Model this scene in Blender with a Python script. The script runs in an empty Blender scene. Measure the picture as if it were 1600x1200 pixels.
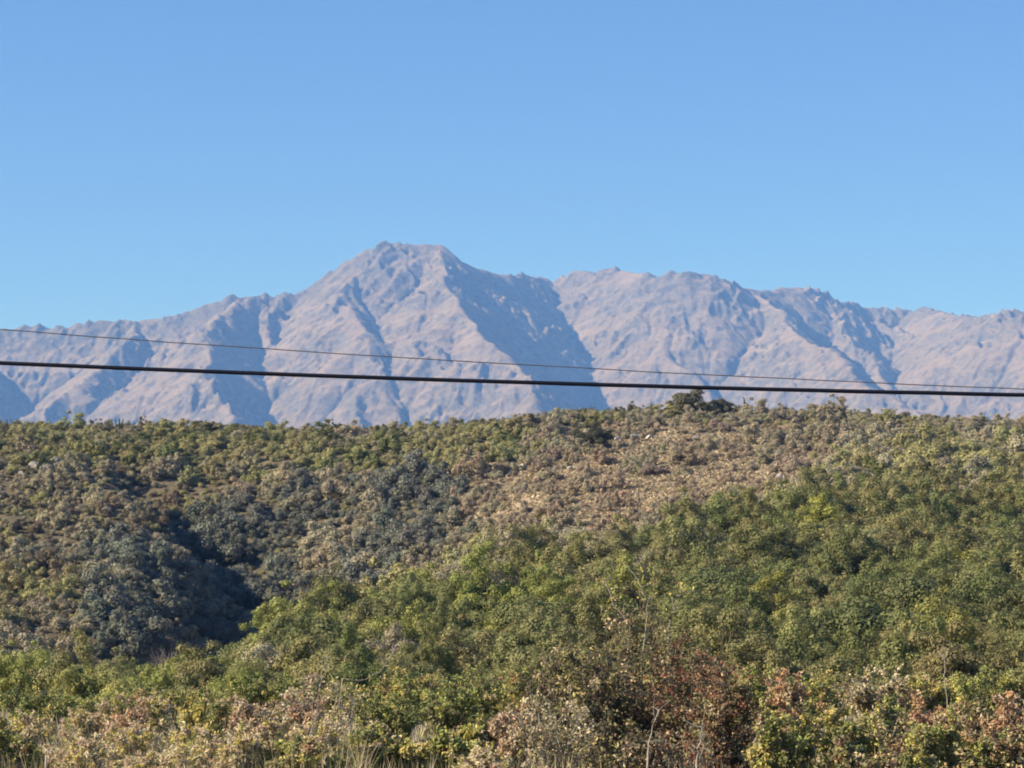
import bpy, math, random
import numpy as np
from mathutils import Vector

# ------------------------------------------------------------------ camera, sky, sun
SC = bpy.context.scene
COL = SC.collection
FPX = 800.0 / math.tan(math.radians(11.0))       # focal length in photograph pixels (1600 wide)
EYE = Vector((0.0, 0.0, 1.7))
PITCH = math.atan(400.0 / FPX)
cam_data = bpy.data.cameras.new('camera')
cam_data.sensor_width = 36.0
cam_data.angle = math.radians(22.0)
cam_data.clip_start = 0.5
cam_data.clip_end = 80000.0
cam = bpy.data.objects.new('camera', cam_data)
cam.location = EYE
cam.rotation_euler = (math.radians(90) + PITCH, 0, 0)
COL.objects.link(cam)
SC.camera = cam

SUN_EL, SUN_BACK = math.radians(32.0), math.radians(14.0)
SUNV = Vector((-math.cos(SUN_EL) * math.cos(SUN_BACK), -math.cos(SUN_EL) * math.sin(SUN_BACK), math.sin(SUN_EL)))
world = bpy.data.worlds.new('World')
SC.world = world
world.use_nodes = True
wn, wl = world.node_tree.nodes, world.node_tree.links
wn.clear()
sky = wn.new('ShaderNodeTexSky')
sky.sky_type = 'NISHITA'
sky.sun_disc = False
sky.sun_elevation = SUN_EL
sky.sun_rotation = math.radians(270.0) - SUN_BACK
sky.altitude = 3000.0
sky.air_density = 1.0
sky.dust_density = 0.0
sky.ozone_density = 8.0
bgn = wn.new('ShaderNodeBackground')
bgn.inputs['Strength'].default_value = 0.081
won = wn.new('ShaderNodeOutputWorld')
tintn = wn.new('ShaderNodeMix'); tintn.data_type = 'RGBA'; tintn.blend_type = 'MULTIPLY'
tintn.inputs['Factor'].default_value = 1.0
tintn.inputs['B'].default_value = (0.98, 1.04, 1.17, 1)          # very clear, dry mountain air
wl.new(sky.outputs['Color'], tintn.inputs['A'])
wl.new(tintn.outputs['Result'], bgn.inputs['Color'])
wl.new(bgn.outputs['Background'], won.inputs['Surface'])

sun_data = bpy.data.lights.new('sun', 'SUN')
sun_data.energy = 5.0
sun_data.angle = math.radians(0.5)
sun_data.color = (1.0, 0.92, 0.80)
sun = bpy.data.objects.new('sun', sun_data)
sun.rotation_euler = SUNV.to_track_quat('Z', 'Y').to_euler()
sun.location = (-60, -20, 60)
COL.objects.link(sun)

SC.view_settings.view_transform = 'Standard'
SC.view_settings.look = 'None'
SC.view_settings.exposure = 1.0
SC.view_settings.gamma = 1.0
SC.view_settings.use_curve_mapping = False
SC.render.engine = 'CYCLES'
SC.cycles.use_denoising = True
SC.cycles.max_bounces = 5
SC.cycles.diffuse_bounces = 2
SC.cycles.transmission_bounces = 2
SC.cycles.volume_bounces = 0
SC.cycles.filter_width = 1.9

# ------------------------------------------------------------------ helpers
def at(px, py, Y):
    """World point seen at photograph pixel (px, py) at ground distance Y."""
    x, y, z = (px - 800.0), FPX, -(py - 600.0)
    c, s = math.cos(PITCH), math.sin(PITCH)
    d = Vector((x, y * c - z * s, y * s + z * c))
    return EYE + d * (Y / d.y)

def pix(x, y, z):
    """Photograph pixel of world points (arrays)."""
    c, s = math.cos(PITCH), math.sin(PITCH)
    dz = z - EYE.z
    f = y * c + dz * s
    u = -y * s + dz * c
    return 800.0 + FPX * x / f, 600.0 - FPX * u / f

def _hash(ix, iy, seed):
    h = (ix.astype(np.int64) * 374761393 + iy.astype(np.int64) * 668265263 + seed * 974634777) & 0xffffffff
    h = ((h ^ (h >> 13)) * 1274126177) & 0xffffffff
    return (h ^ (h >> 16)) & 0xffffffff

def perlin(x, y, seed=0):
    ix, iy = np.floor(x), np.floor(y)
    fx, fy = x - ix, y - iy
    ux, uy = fx * fx * fx * (fx * (fx * 6 - 15) + 10), fy * fy * fy * (fy * (fy * 6 - 15) + 10)
    def g(dx, dy):
        a = _hash(ix + dx, iy + dy, seed) * (2 * math.pi / 4294967296.0)
        return np.cos(a) * (fx - dx) + np.sin(a) * (fy - dy)
    a = g(0, 0) * (1 - ux) + g(1, 0) * ux
    b = g(0, 1) * (1 - ux) + g(1, 1) * ux
    return (a * (1 - uy) + b * uy) * 1.5

def fbm(x, y, octaves=5, seed=0, gain=0.5):
    t, a = np.zeros_like(x, dtype=float), 1.0
    for k in range(octaves):
        t += a * perlin(x, y, seed + k)
        x, y, a = x * 2.03 + 13.1, y * 2.03 + 7.7, a * gain
    return t

def ridged(x, y, octaves=5, seed=0, gain=0.5):
    t, a, w = np.zeros_like(x, dtype=float), 1.0, 1.0
    for k in range(octaves):
        n = 1 - np.abs(perlin(x, y, seed + k))
        n = n * n
        t += a * n * w
        w = np.clip(n, 0, 1)
        x, y, a = x * 2.07 + 3.1, y * 2.07 + 9.7, a * gain
    return t

def smoothstep(a, b, x):
    t = np.clip((x - a) / (b - a), 0, 1)
    return t * t * (3 - 2 * t)

def new_mat(name):
    m = bpy.data.materials.new(name)
    m.use_nodes = True
    n, l = m.node_tree.nodes, m.node_tree.links
    b = n['Principled BSDF']
    b.inputs['Roughness'].default_value = 0.9
    b.inputs['Specular IOR Level'].default_value = 0.2
    return m, n, l, b

def mesh_np(name, verts, faces, mats=(), smooth=False, tint=None, mat_idx=None):
    """verts (n,3), faces list of equally sized index arrays -> mesh."""
    me = bpy.data.meshes.new(name)
    verts = np.asarray(verts, dtype=np.float32)
    groups = faces if isinstance(faces, list) else [faces]
    loops = np.concatenate([np.asarray(f, dtype=np.int32).ravel() for f in groups])
    tot = np.concatenate([np.full(len(f), np.asarray(f).shape[1], dtype=np.int32) for f in groups])
    start = np.concatenate([[0], np.cumsum(tot)[:-1]]).astype(np.int32)
    me.vertices.add(len(verts)); me.vertices.foreach_set('co', verts.ravel())
    me.loops.add(len(loops)); me.loops.foreach_set('vertex_index', loops)
    me.polygons.add(len(tot)); me.polygons.foreach_set('loop_start', start)
    me.polygons.foreach_set('use_smooth', np.full(len(tot), smooth, dtype=bool))
    if mat_idx is not None:
        me.polygons.foreach_set('material_index', np.asarray(mat_idx, dtype=np.int32))
    for m in mats:
        me.materials.append(m)
    me.update(calc_edges=True)
    if tint is not None:
        a = me.attributes.new('tint', 'FLOAT_COLOR', 'POINT')
        t = np.ones((len(verts), 4), dtype=np.float32); t[:, :3] = tint
        a.data.foreach_set('color', t.ravel())
    return me

def link(name, me, parent=None, loc=(0, 0, 0), rot=(0, 0, 0), scale=(1, 1, 1), **props):
    o = bpy.data.objects.new(name, me)
    o.location, o.rotation_euler, o.scale = loc, rot, scale
    if parent is not None:
        o.parent = parent
    for k, v in props.items():
        o[k] = v
    COL.objects.link(o)
    return o

def grid_faces(nu, nv):
    i = np.arange(nu * nv, dtype=np.int32).reshape(nv, nu)
    return np.stack([i[:-1, :-1], i[:-1, 1:], i[1:, 1:], i[1:, :-1]], -1).reshape(-1, 4)

# ------------------------------------------------------------------ mountain
SKYLINE = [(-700, 600, 9300), (-400, 560, 9400), (-200, 535, 9500), (-60, 516, 9600), (0, 514, 9620), (60, 510, 9640), (130, 505, 9650), (170, 501, 9650), (208, 504, 9680), (235, 498, 9700), (290, 491, 9700),
           (320, 481, 9700), (370, 464, 9720), (400, 460, 9740), (440, 461, 9780), (480, 452, 9800), (520, 425, 9800), (555, 405, 9800), (580, 387, 9800), (610, 378, 9800),
           (640, 384, 9810), (688, 383, 9830), (710, 398, 9850), (740, 417, 9900), (770, 427, 10080), (830, 431, 10420), (865, 441, 10680), (880, 435, 10680), (910, 424, 10600),
           (935, 424, 10520), (960, 420, 10420), (1000, 428, 10250), (1022, 431, 10100), (1045, 424, 10050), (1090, 427, 10050), (1115, 430, 10080), (1150, 443, 10150), (1180, 452, 10250),
           (1205, 456, 10400), (1225, 449, 10480), (1275, 450, 10600), (1300, 460, 10680), (1340, 474, 10780), (1380, 478, 10830), (1415, 482, 10850), (1430, 490, 10820),
           (1445, 481, 10700), (1480, 492, 10450), (1515, 497, 10150), (1545, 494, 9850), (1575, 487, 9750), (1620, 484, 9700), (1720, 486, 9700), (1900, 520, 9700), (2200, 560, 9700)]
SPURS = [
    # summit: sunlit edge that runs down to the right in front of the great shaded slope
    [(684, 385, 9830), (692, 430, 9480), (716, 480, 9180), (762, 530, 8900), (815, 590, 8600), (850, 660, 8300), (900, 760, 7950)],
    [(560, 405, 9800), (545, 455, 9450), (560, 520, 9100), (600, 590, 8760), (640, 680, 8400)],
    # left shoulder
    [(400, 460, 9740), (345, 490, 9380), (315, 535, 9020), (325, 590, 8700), (365, 660, 8350), (420, 760, 8000)],
    [(425, 478, 9640), (432, 540, 9280), (452, 600, 8980), (480, 680, 8650)],
    [(480, 470, 9720), (495, 530, 9340), (520, 590, 9040)],
    [(206, 505, 9680), (180, 545, 9330), (120, 600, 8960), (70, 640, 8760), (100, 720, 8350)],
    [(-60, 516, 9600), (-45, 560, 9200), (-30, 640, 8800), (0, 720, 8400)],
    # right block
    [(1000, 429, 10250), (1015, 480, 9950), (1045, 540, 9600), (1090, 600, 9250), (1150, 690, 8850)],
    [(1180, 452, 10250), (1198, 478, 9960), (1240, 520, 9500), (1300, 552, 9120), (1345, 592, 8800), (1440, 648, 8300), (1520, 740, 7950)],
    [(1288, 468, 10580), (1335, 530, 10120), (1380, 592, 9700), (1420, 645, 9320), (1450, 720, 9000)],
    [(1380, 490, 10780), (1435, 545, 10250), (1482, 610, 9750), (1500, 690, 9200)],
    [(1620, 484, 9700), (1640, 560, 9250), (1650, 650, 8700), (1680, 760, 8200)],
    [(1900, 520, 9700), (1920, 620, 9000), (1930, 740, 8300)],
    [(-400, 560, 9400), (-380, 640, 8900), (-360, 740, 8300)],
]
GENTLE = {7: 0.9}
def mountain_height(X, Y):
    wx = X + 34 * fbm(X / 420, Y / 420, 4, 5)
    wy = Y + 34 * fbm(X / 420 + 31, Y / 420 + 17, 4, 9)
    sl = 0.79 + 0.10 * fbm(X / 700, Y / 700, 2, 21)
    best = np.full(X.shape, -1e9)
    dmin = np.full(X.shape, 1e9)
    for li, line in enumerate([SKYLINE] + SPURS):
        P = [at(*p) for p in line]
        gl = GENTLE.get(li - 1, 1.0)
        for a, b in zip(P[:-1], P[1:]):
            dx, dy = b.x - a.x, b.y - a.y
            L2 = dx * dx + dy * dy
            t = np.clip(((wx - a.x) * dx + (wy - a.y) * dy) / L2, 0, 1)
            d = np.hypot(wx - a.x - t * dx, wy - a.y - t * dy)
            ex = (wx - a.x - t * dx) / (d + 1)
            h = a.z + t * (b.z - a.z) - sl * (1 + 0.07 * ex) * gl * (np.sqrt(d * d + 14 ** 2) - 14)
            best = np.maximum(best, h)
            if li == 0:
                dmin = np.minimum(dmin, d)
    return best, dmin

def erode(H, cell, n, steps, rng, k=0.012):
    """Droplets run down the slope together, digging and filling."""
    nv, nu = H.shape
    H = H.copy()
    for batch in range(5):
        p = np.stack([rng.uniform(2, nu - 4, n), rng.uniform(2, nv - 4, n)], 1)
        v = np.zeros((n, 2)); load = np.zeros(n)
        hold = None
        for s in range(steps):
            i = p[:, 0].astype(int); j = p[:, 1].astype(int)
            fx, fy = p[:, 0] - i, p[:, 1] - j
            h00, h10, h01, h11 = H[j, i], H[j, i + 1], H[j + 1, i], H[j + 1, i + 1]
            gx = (h10 - h00) * (1 - fy) + (h11 - h01) * fy
            gy = (h01 - h00) * (1 - fx) + (h11 - h10) * fx
            g = np.stack([gx, gy], 1) / cell
            v = v * 0.55 - g * 0.45
            L = np.linalg.norm(v, axis=1) + 1e-6
            step = v / L[:, None]
            slope = np.linalg.norm(g, axis=1)
            cap = np.clip(slope, 0.02, 1.2) * 5.0
            dig = np.where(load < cap, k * (cap - load) * 4, -0.10 * (load - cap))
            dig = np.clip(dig, -1.0, 1.2)
            load += dig
            for di, dj, w in ((0, 0, (1 - fx) * (1 - fy)), (1, 0, fx * (1 - fy)), (0, 1, (1 - fx) * fy), (1, 1, fx * fy)):
                H -= np.bincount((j + dj) * nu + i + di, weights=dig * w, minlength=nu * nv).reshape(nv, nu)
            p = p + step
            p[:, 0] = np.clip(p[:, 0], 1, nu - 3); p[:, 1] = np.clip(p[:, 1], 1, nv - 3)
    return H

def build_mountain():
    rng = np.random.default_rng(7)
    cell = 7.1
    xs = np.arange(-2900, 2901, cell); ys = np.arange(8150, 11150, cell)
    X, Y = np.meshgrid(xs, ys)
    H, dm = mountain_height(X, Y)
    calm = 0.35 + 0.65 * smoothstep(0, 220, dm)
    H = H + calm * (20 * (ridged(X / 340 + fbm(X / 200, Y / 200, 3, 44) * 0.3, Y / 520, 5, 61) - 1.0)) + 5 * fbm(X / 90, Y / 90, 4, 71)
    crag = smoothstep(0.05, 0.5, fbm(X / 380, Y / 380, 3, 91))
    H = H + crag * 15 * (ridged(X / 62, Y / 105, 5, 95, 0.6) - 0.95)
    H = erode(H, cell, 30000, 36, rng)
    near_top = np.exp(-(dm / 190.0) ** 2)
    top_mask = smoothstep(-0.02, 0.38, fbm(X / 330, Y / 330, 3, 139))
    H = H + near_top * top_mask * (15 * (ridged(X / 95, Y / 110, 5, 131, 0.5) - 1.0) + 5 * fbm(X / 40, Y / 40, 3, 137))
    rough = smoothstep(0.08, 0.42, fbm(X / 210, Y / 300, 4, 191)) * smoothstep(-0.3, 0.1, fbm(X / 60, Y / 60, 2, 193))
    H = H + rough * (16 * (ridged(X / 46, Y / 80, 4, 151, 0.6) - 0.9)) + 1.6 * fbm(X / 40, Y / 40, 3, 157)
    stone = np.clip(np.maximum(rough, near_top * top_mask), 0, 1)
    # outer ring: coarse rows and columns that run down to the plain
    ox = np.concatenate([np.linspace(-7500, -2900, 24)[:-1], xs, np.linspace(2900, 7500, 24)[1:]])
    oy = np.concatenate([np.linspace(6000, 8150, 24)[:-1], ys, np.linspace(11150, 13900, 24)[1:]])
    OX, OY = np.meshgrid(ox, oy)
    OH = np.zeros_like(OX)
    OH[23:23 + len(ys), 23:23 + len(xs)] = H
    m = np.ones(OX.shape, bool); m[23:23 + len(ys), 23:23 + len(xs)] = False
    b, _ = mountain_height(OX[m], OY[m])
    OH[m] = b + 10 * fbm(OX[m] / 200, OY[m] / 200, 3, 71) - 15
    OH = np.maximum(OH, -40)
    tn = np.zeros(OX.shape + (3,)); tn[23:23 + len(ys), 23:23 + len(xs), 0] = stone
    me = mesh_np('mountain', np.stack([OX, OY, OH], -1).reshape(-1, 3), grid_faces(len(ox), len(oy)), [mountain_mat()], smooth=True, tint=tn.reshape(-1, 3))
    link('mountain_range', me, kind='structure', label='bare rocky mountain range with a flat-topped summit behind the scrub hill')

def mountain_mat():
    m, n, l, b = new_mat('mountain_ground')
    geo = n.new('ShaderNodeNewGeometry')
    sep = n.new('ShaderNodeSeparateXYZ'); l.new(geo.outputs['Normal'], sep.inputs[0])
    n1 = n.new('ShaderNodeTexNoise'); n1.inputs['Scale'].default_value = 0.008; n1.inputs['Detail'].default_value = 8; n1.inputs['Roughness'].default_value = 0.65
    l.new(geo.outputs['Position'], n1.inputs['Vector'])
    n2 = n.new('ShaderNodeTexNoise'); n2.inputs['Scale'].default_value = 0.05; n2.inputs['Detail'].default_value = 6; n2.inputs['Roughness'].default_value = 0.7
    l.new(geo.outputs['Position'], n2.inputs['Vector'])
    # steep ground is bare rock, gentler ground dry grass
    mr = n.new('ShaderNodeMapRange'); mr.inputs['From Min'].default_value = 0.62; mr.inputs['From Max'].default_value = 0.86
    add = n.new('ShaderNodeMath'); add.operation = 'MULTIPLY_ADD'; add.inputs[1].default_value = 0.55; l.new(n2.outputs['Fac'], add.inputs[0]); 
    sub = n.new('ShaderNodeMath'); sub.operation = 'SUBTRACT'; sub.inputs[1].default_value = 0.27
    l.new(sep.outputs['Z'], sub.inputs[0]); l.new(sub.outputs[0], add.inputs[2]); l.new(add.outputs[0], mr.inputs['Value'])
    rk = n.new('ShaderNodeValToRGB'); rk.color_ramp.elements[0].color = (0.060, 0.056, 0.057, 1); rk.color_ramp.elements[1].color = (0.165, 0.150, 0.145, 1)
    rk.color_ramp.elements[0].position = 0.3; rk.color_ramp.elements[1].position = 0.7
    l.new(n2.outputs['Fac'], rk.inputs['Fac'])
    gr = n.new('ShaderNodeValToRGB'); gr.color_ramp.elements[0].color = (0.178, 0.138, 0.108, 1); gr.color_ramp.elements[1].color = (0.268, 0.212, 0.168, 1)
    gr.color_ramp.elements[0].position = 0.3; gr.color_ramp.elements[1].position = 0.72
    l.new(n1.outputs['Fac'], gr.inputs['Fac'])
    mix = n.new('ShaderNodeMix'); mix.data_type = 'RGBA'
    att = n.new('ShaderNodeAttribute'); att.attribute_name = 'tint'
    sc_ = n.new('ShaderNodeSeparateColor'); l.new(att.outputs['Color'], sc_.inputs[0])
    # outcrops: bare stone where the slope is broken
    om = n.new('ShaderNodeMath'); om.operation = 'MULTIPLY_ADD'; om.inputs[1].default_value = -0.75; om.inputs[2].default_value = 1.0; l.new(sc_.outputs['Red'], om.inputs[0])
    fm = n.new('ShaderNodeMath'); fm.operation = 'MULTIPLY'; l.new(mr.outputs['Result'], fm.inputs[0]); l.new(om.outputs[0], fm.inputs[1])
    l.new(fm.outputs[0], mix.inputs['Factor']); l.new(rk.outputs['Color'], mix.inputs['A']); l.new(gr.outputs['Color'], mix.inputs['B'])
    l.new(mix.outputs['Result'], b.inputs['Base Color'])
    bump = n.new('ShaderNodeBump'); bump.inputs['Strength'].default_value = 0.9; bump.inputs['Distance'].default_value = 8.0
    l.new(n2.outputs['Fac'], bump.inputs['Height']); l.new(bump.outputs['Normal'], b.inputs['Normal'])
    b.inputs['Roughness'].default_value = 1.0; b.inputs['Specular IOR Level'].default_value = 0.05
    return m
build_mountain()

# the plain below everything, out to the horizon
def plain_mat():
    m, n, l, b = new_mat('plain_ground')
    tc = n.new('ShaderNodeNewGeometry')
    n1 = n.new('ShaderNodeTexNoise'); n1.inputs['Scale'].default_value = 0.01; n1.inputs['Detail'].default_value = 8
    l.new(tc.outputs['Position'], n1.inputs['Vector'])
    r = n.new('ShaderNodeValToRGB'); r.color_ramp.elements[0].color = (0.10, 0.095, 0.05, 1); r.color_ramp.elements[1].color = (0.2, 0.17, 0.10, 1)
    l.new(n1.outputs['Fac'], r.inputs['Fac']); l.new(r.outputs['Color'], b.inputs['Base Color'])
    return m
link('ground', mesh_np('ground', [(-40000, -3000, -12), (40000, -3000, -12), (40000, 45000, -12), (-40000, 45000, -12)], np.array([[0, 1, 2, 3]]), [plain_mat()]), kind='structure')

# ------------------------------------------------------------------ air
def build_haze():
    m = bpy.data.materials.new('haze_air'); m.use_nodes = True
    n, l = m.node_tree.nodes, m.node_tree.links
    n.clear()
    out = n.new('ShaderNodeOutputMaterial'); pv = n.new('ShaderNodeVolumePrincipled')
    pv.inputs['Color'].default_value = (0.17, 0.385, 1.0, 1)
    pv.inputs['Absorption Color'].default_value = (1, 1, 1, 1)
    pv.inputs['Density'].default_value = 8.6e-5
    pv.inputs['Anisotropy'].default_value = 0.0
    l.new(pv.outputs['Volume'], out.inputs['Volume'])
    x0, x1, y0, y1, z0, z1 = -41000, 41000, -3500, 46000, -60, 1700
    v = [(x, y, z) for z in (z0, z1) for y in (y0, y1) for x in (x0, x1)]
    f = [(0, 2, 3, 1), (4, 5, 7, 6), (0, 1, 5, 4), (2, 6, 7, 3), (0, 4, 6, 2), (1, 3, 7, 5)]
    link('haze', mesh_np('haze', v, np.array(f), [m]), kind='stuff', label='thin blue haze in the air before the mountains')
build_haze()

# ------------------------------------------------------------------ scrub hill (ground under the shrubs)
HILL_PTS = []
def _col(px, *rows):
    for Y, py in rows:
        HILL_PTS.append((px, py, Y))
_near = [(8, None), (30, None), (60, None)]
for px in (-700, -300, 0, 200, 400, 600, 800, 1000, 1200, 1400, 1600, 1900, 2300):
    for Y in (6, 18, 30, 45, 62):
        p_z = -0.05 + 0.15 * math.sin(px * 0.004 + Y)
        HILL_PTS.append((px, None, Y, p_z))
_col(-700, (100, 1090), (140, 1065), (180, 1075), (230, 1010), (290, 910), (350, 800), (410, 715), (460, 679), (520, 700), (600, 780))
_col(-300, (100, 1092), (140, 1070), (175, 1078), (215, 1060), (260, 990), (320, 860), (370, 760), (410, 705), (455, 674), (520, 695), (600, 780))
_col(0, (100, 1098), (140, 1078), (170, 1082), (210, 1120), (235, 1100), (262, 1040), (290, 960), (330, 862), (370, 770), (410, 705), (455, 675), (520, 690), (600, 780))
_col(110, (250, 1085), (275, 1010), (305, 920), (345, 808), (380, 722), (405, 712))
_col(200, (100, 1102), (140, 1086), (175, 1102), (215, 1135), (245, 1120), (265, 1060), (285, 960), (318, 868), (345, 800), (392, 742), (455, 672))
_col(300, (240, 1120), (270, 1070), (296, 1000), (325, 925), (352, 855), (398, 752), (455, 676))
_col(400, (100, 1085), (140, 1048), (176, 1018), (205, 1052), (240, 1065), (275, 1030), (305, 965), (338, 892), (365, 830), (405, 745), (455, 678))
_col(500, (210, 1010), (245, 1020), (280, 985), (310, 930), (345, 850), (372, 795), (412, 722), (455, 680))
_col(600, (100, 1078), (140, 1032), (190, 985), (225, 985), (265, 955), (303, 905), (342, 828), (382, 762), (455, 676), (520, 690), (600, 780))
_col(700, (192, 968), (230, 965), (268, 930), (305, 868), (342, 800), (382, 742), (455, 672))
_col(850, (100, 1072), (140, 1012), (190, 945), (225, 905), (260, 882), (310, 812), (350, 760), (400, 700), (455, 660), (520, 690), (600, 780))
_col(1000, (100, 1070), (140, 1002), (180, 942), (222, 890), (260, 850), (310, 795), (350, 742), (400, 694), (455, 651))
_col(1100, (300, 800), (350, 738), (400, 688), (450, 646), (520, 685), (600, 780))
_col(1200, (100, 1065), (140, 992), (180, 925), (222, 858), (262, 808), (300, 775), (350, 728), (400, 686), (452, 648))
_col(1400, (100, 1062), (140, 986), (180, 918), (222, 855), (262, 812), (300, 772), (350, 722), (400, 690), (452, 657), (520, 685), (600, 780))
_col(1600, (100, 1060), (140, 982), (180, 912), (222, 855), (262, 815), (300, 785), (340, 745), (390, 706), (455, 674), (520, 690), (600, 780))
_col(1900, (100, 1060), (150, 980), (222, 870), (300, 780), (390, 700), (460, 679), (520, 700), (600, 780))
_col(2300, (100, 1060), (150, 990), (222, 890), (300, 800), (390, 720), (460, 701), (520, 710), (600, 780))

def _uv(X, Y):
    return X / Y * 300.0, Y * 1.0
_cp = []
for p in HILL_PTS:
    if p[1] is None:
        _cp.append(((p[0] - 800) / FPX * p[2], p[2], p[3]))
    else:
        q = at(*p); _cp.append((q.x, q.y, q.z))
_cp = np.array(_cp)
_cu, _cv = _uv(_cp[:, 0], _cp[:, 1])
def _kern(r2):
    return 0.5 * r2 * np.log(r2 + 1e-9)
_n = len(_cp)
_A = np.zeros((_n + 3, _n + 3))
_A[:_n, :_n] = _kern((_cu[:, None] - _cu[None]) ** 2 + (_cv[:, None] - _cv[None]) ** 2) + np.eye(_n) * 60.0
_A[:_n, _n] = 1; _A[:_n, _n + 1] = _cu; _A[:_n, _n + 2] = _cv
_A[_n:, :_n] = _A[:_n, _n:].T
_W = np.linalg.solve(_A, np.concatenate([_cp[:, 2], np.zeros(3)]))
def hill_z(X, Y):
    X, Y = np.asarray(X, float), np.asarray(Y, float)
    sh = np.broadcast(X, Y).shape
    x, y = np.broadcast_to(X, sh).ravel(), np.broadcast_to(Y, sh).ravel()
    out = np.empty(len(x))
    for i in range(0, len(x), 20000):
        u, v = _uv(x[i:i + 20000], y[i:i + 20000])
        K = _kern((u[:, None] - _cu[None]) ** 2 + (v[:, None] - _cv[None]) ** 2)
        out[i:i + 20000] = K @ _W[:_n] + _W[_n] + _W[_n + 1] * u + _W[_n + 2] * v
    # the ravine: the right flank of the left spur drops steeply
    xc = (np.interp(y, [255, 270, 290, 320, 350, 380, 405], [120, 150, 195, 232, 235, 175, 120]) - 800.0) / FPX * y + 1.5 * fbm(x / 9, y / 9, 2, 331)
    dd = np.interp(y, [250, 268, 295, 330, 362, 385, 405], [0, 4.5, 8.0, 8.5, 6.0, 3.5, 0])
    sd = x - xc
    out -= dd * smoothstep(0, 9.5, sd) * (1 - smoothstep(16, 52, sd))
    xc2 = (np.interp(y, [355, 372, 390, 410], [235, 190, 130, 60]) - 800.0) / FPX * y + 1.0 * fbm(x / 6, y / 6, 2, 337)
    s2 = x - xc2
    out -= np.interp(y, [352, 368, 395, 412], [0, 3.2, 3.0, 0]) * smoothstep(0, 4.0, s2) * (1 - smoothstep(7, 26, s2))
    out += smoothstep(60, 140, y) * (0.9 * fbm(x / 22, y / 22, 4, 301)) + 0.05 * fbm(x / 2, y / 2, 3, 311)
    return out.reshape(sh)

def brown_patch(px, py):
    """How much of the dry, stony opening on the hill a place belongs to (land cover)."""
    d1 = ((px - 960) / 250) ** 2 + ((py - 775) / 85) ** 2
    d2 = ((px - 1140) / 160) ** 2 + ((py - 735) / 60) ** 2
    d3 = ((px - 1050) / 260) ** 2 + ((py - 690) / 35) ** 2
    return np.clip(1.2 - np.minimum(np.minimum(d1, d2), d3 + 0.25) + 0.55 * fbm(px / 70, py / 28, 3, 611), 0, 1)

def build_hill():
    us = np.concatenate([np.linspace(-0.75, -0.27, 40)[:-1], np.linspace(-0.27, 0.27, 330), np.linspace(0.27, 0.75, 40)[1:]])
    ys = np.concatenate([[-30, -10, 1, 3], np.geomspace(5, 60, 50)[:-1], np.linspace(60, 470, 280), np.linspace(470, 620, 30)[1:]])
    U, Y = np.meshgrid(us, ys)
    X = U * np.maximum(Y, 40) 
    Z = hill_z(np.clip(X, -0.75 * np.maximum(Y, 5), 0.75 * np.maximum(Y, 5)), np.maximum(Y, 5.0))
    Z = np.maximum(Z, -14)
    px, py = pix(X, np.maximum(Y, 5), Z)
    br = brown_patch(px, py) * (Y > 250)
    t = np.zeros(X.shape + (3,)); t[..., 0] = br; t[..., 1] = smoothstep(80, 130, Y)
    me = mesh_np('hill', np.stack([X, Y, Z], -1).reshape(-1, 3), grid_faces(len(us), len(ys)), [hill_mat()], smooth=True, tint=t.reshape(-1, 3))
    link('hill', me, kind='structure', label='low scrub-covered hill in front of the mountains')

def hill_mat():
    m, n, l, b = new_mat('hill_ground')
    geo = n.new('ShaderNodeNewGeometry')
    att = n.new('ShaderNodeAttribute'); att.attribute_name = 'tint'
    sp = n.new('ShaderNodeSeparateColor'); l.new(att.outputs['Color'], sp.inputs[0])
    def noise(scale, det=6, rough=0.6):
        q = n.new('ShaderNodeTexNoise'); q.inputs['Scale'].default_value = scale; q.inputs['Detail'].default_value = det; q.inputs['Roughness'].default_value = rough
        l.new(geo.outputs['Position'], q.inputs['Vector']); return q
    def ramp(src, p0, c0, p1, c1):
        r = n.new('ShaderNodeValToRGB'); e = r.color_ramp.elements
        e[0].position, e[0].color, e[1].position, e[1].color = p0, c0 + (1,), p1, c1 + (1,)
        l.new(src, r.inputs['Fac']); return r
    a1, a2 = noise(0.25), noise(1.3, 8, 0.7)
    soil = ramp(a1.outputs['Fac'], 0.35, (0.085, 0.075, 0.045), 0.68, (0.17, 0.135, 0.085))
    dry = ramp(a2.outputs['Fac'], 0.32, (0.19, 0.14, 0.10), 0.62, (0.42, 0.33, 0.22))
    red = ramp(a1.outputs['Fac'], 0.52, (1, 1, 1), 0.68, (1.0, 0.78, 0.66))
    mul = n.new('ShaderNodeMix'); mul.data_type = 'RGBA'; mul.blend_type = 'MULTIPLY'; mul.inputs['Factor'].default_value = 1
    l.new(dry.outputs['Color'], mul.inputs['A']); l.new(red.outputs['Color'], mul.inputs['B'])
    mix = n.new('ShaderNodeMix'); mix.data_type = 'RGBA'
    l.new(sp.outputs['Red'], mix.inputs['Factor']); l.new(soil.outputs['Color'], mix.inputs['A']); l.new(mul.outputs['Result'], mix.inputs['B'])
    l.new(mix.outputs['Result'], b.inputs['Base Color'])
    bump = n.new('ShaderNodeBump'); bump.inputs['Strength'].default_value = 0.8; bump.inputs['Distance'].default_value = 0.4
    l.new(a2.outputs['Fac'], bump.inputs['Height']); l.new(bump.outputs['Normal'], b.inputs['Normal'])
    return m
build_hill()

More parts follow.
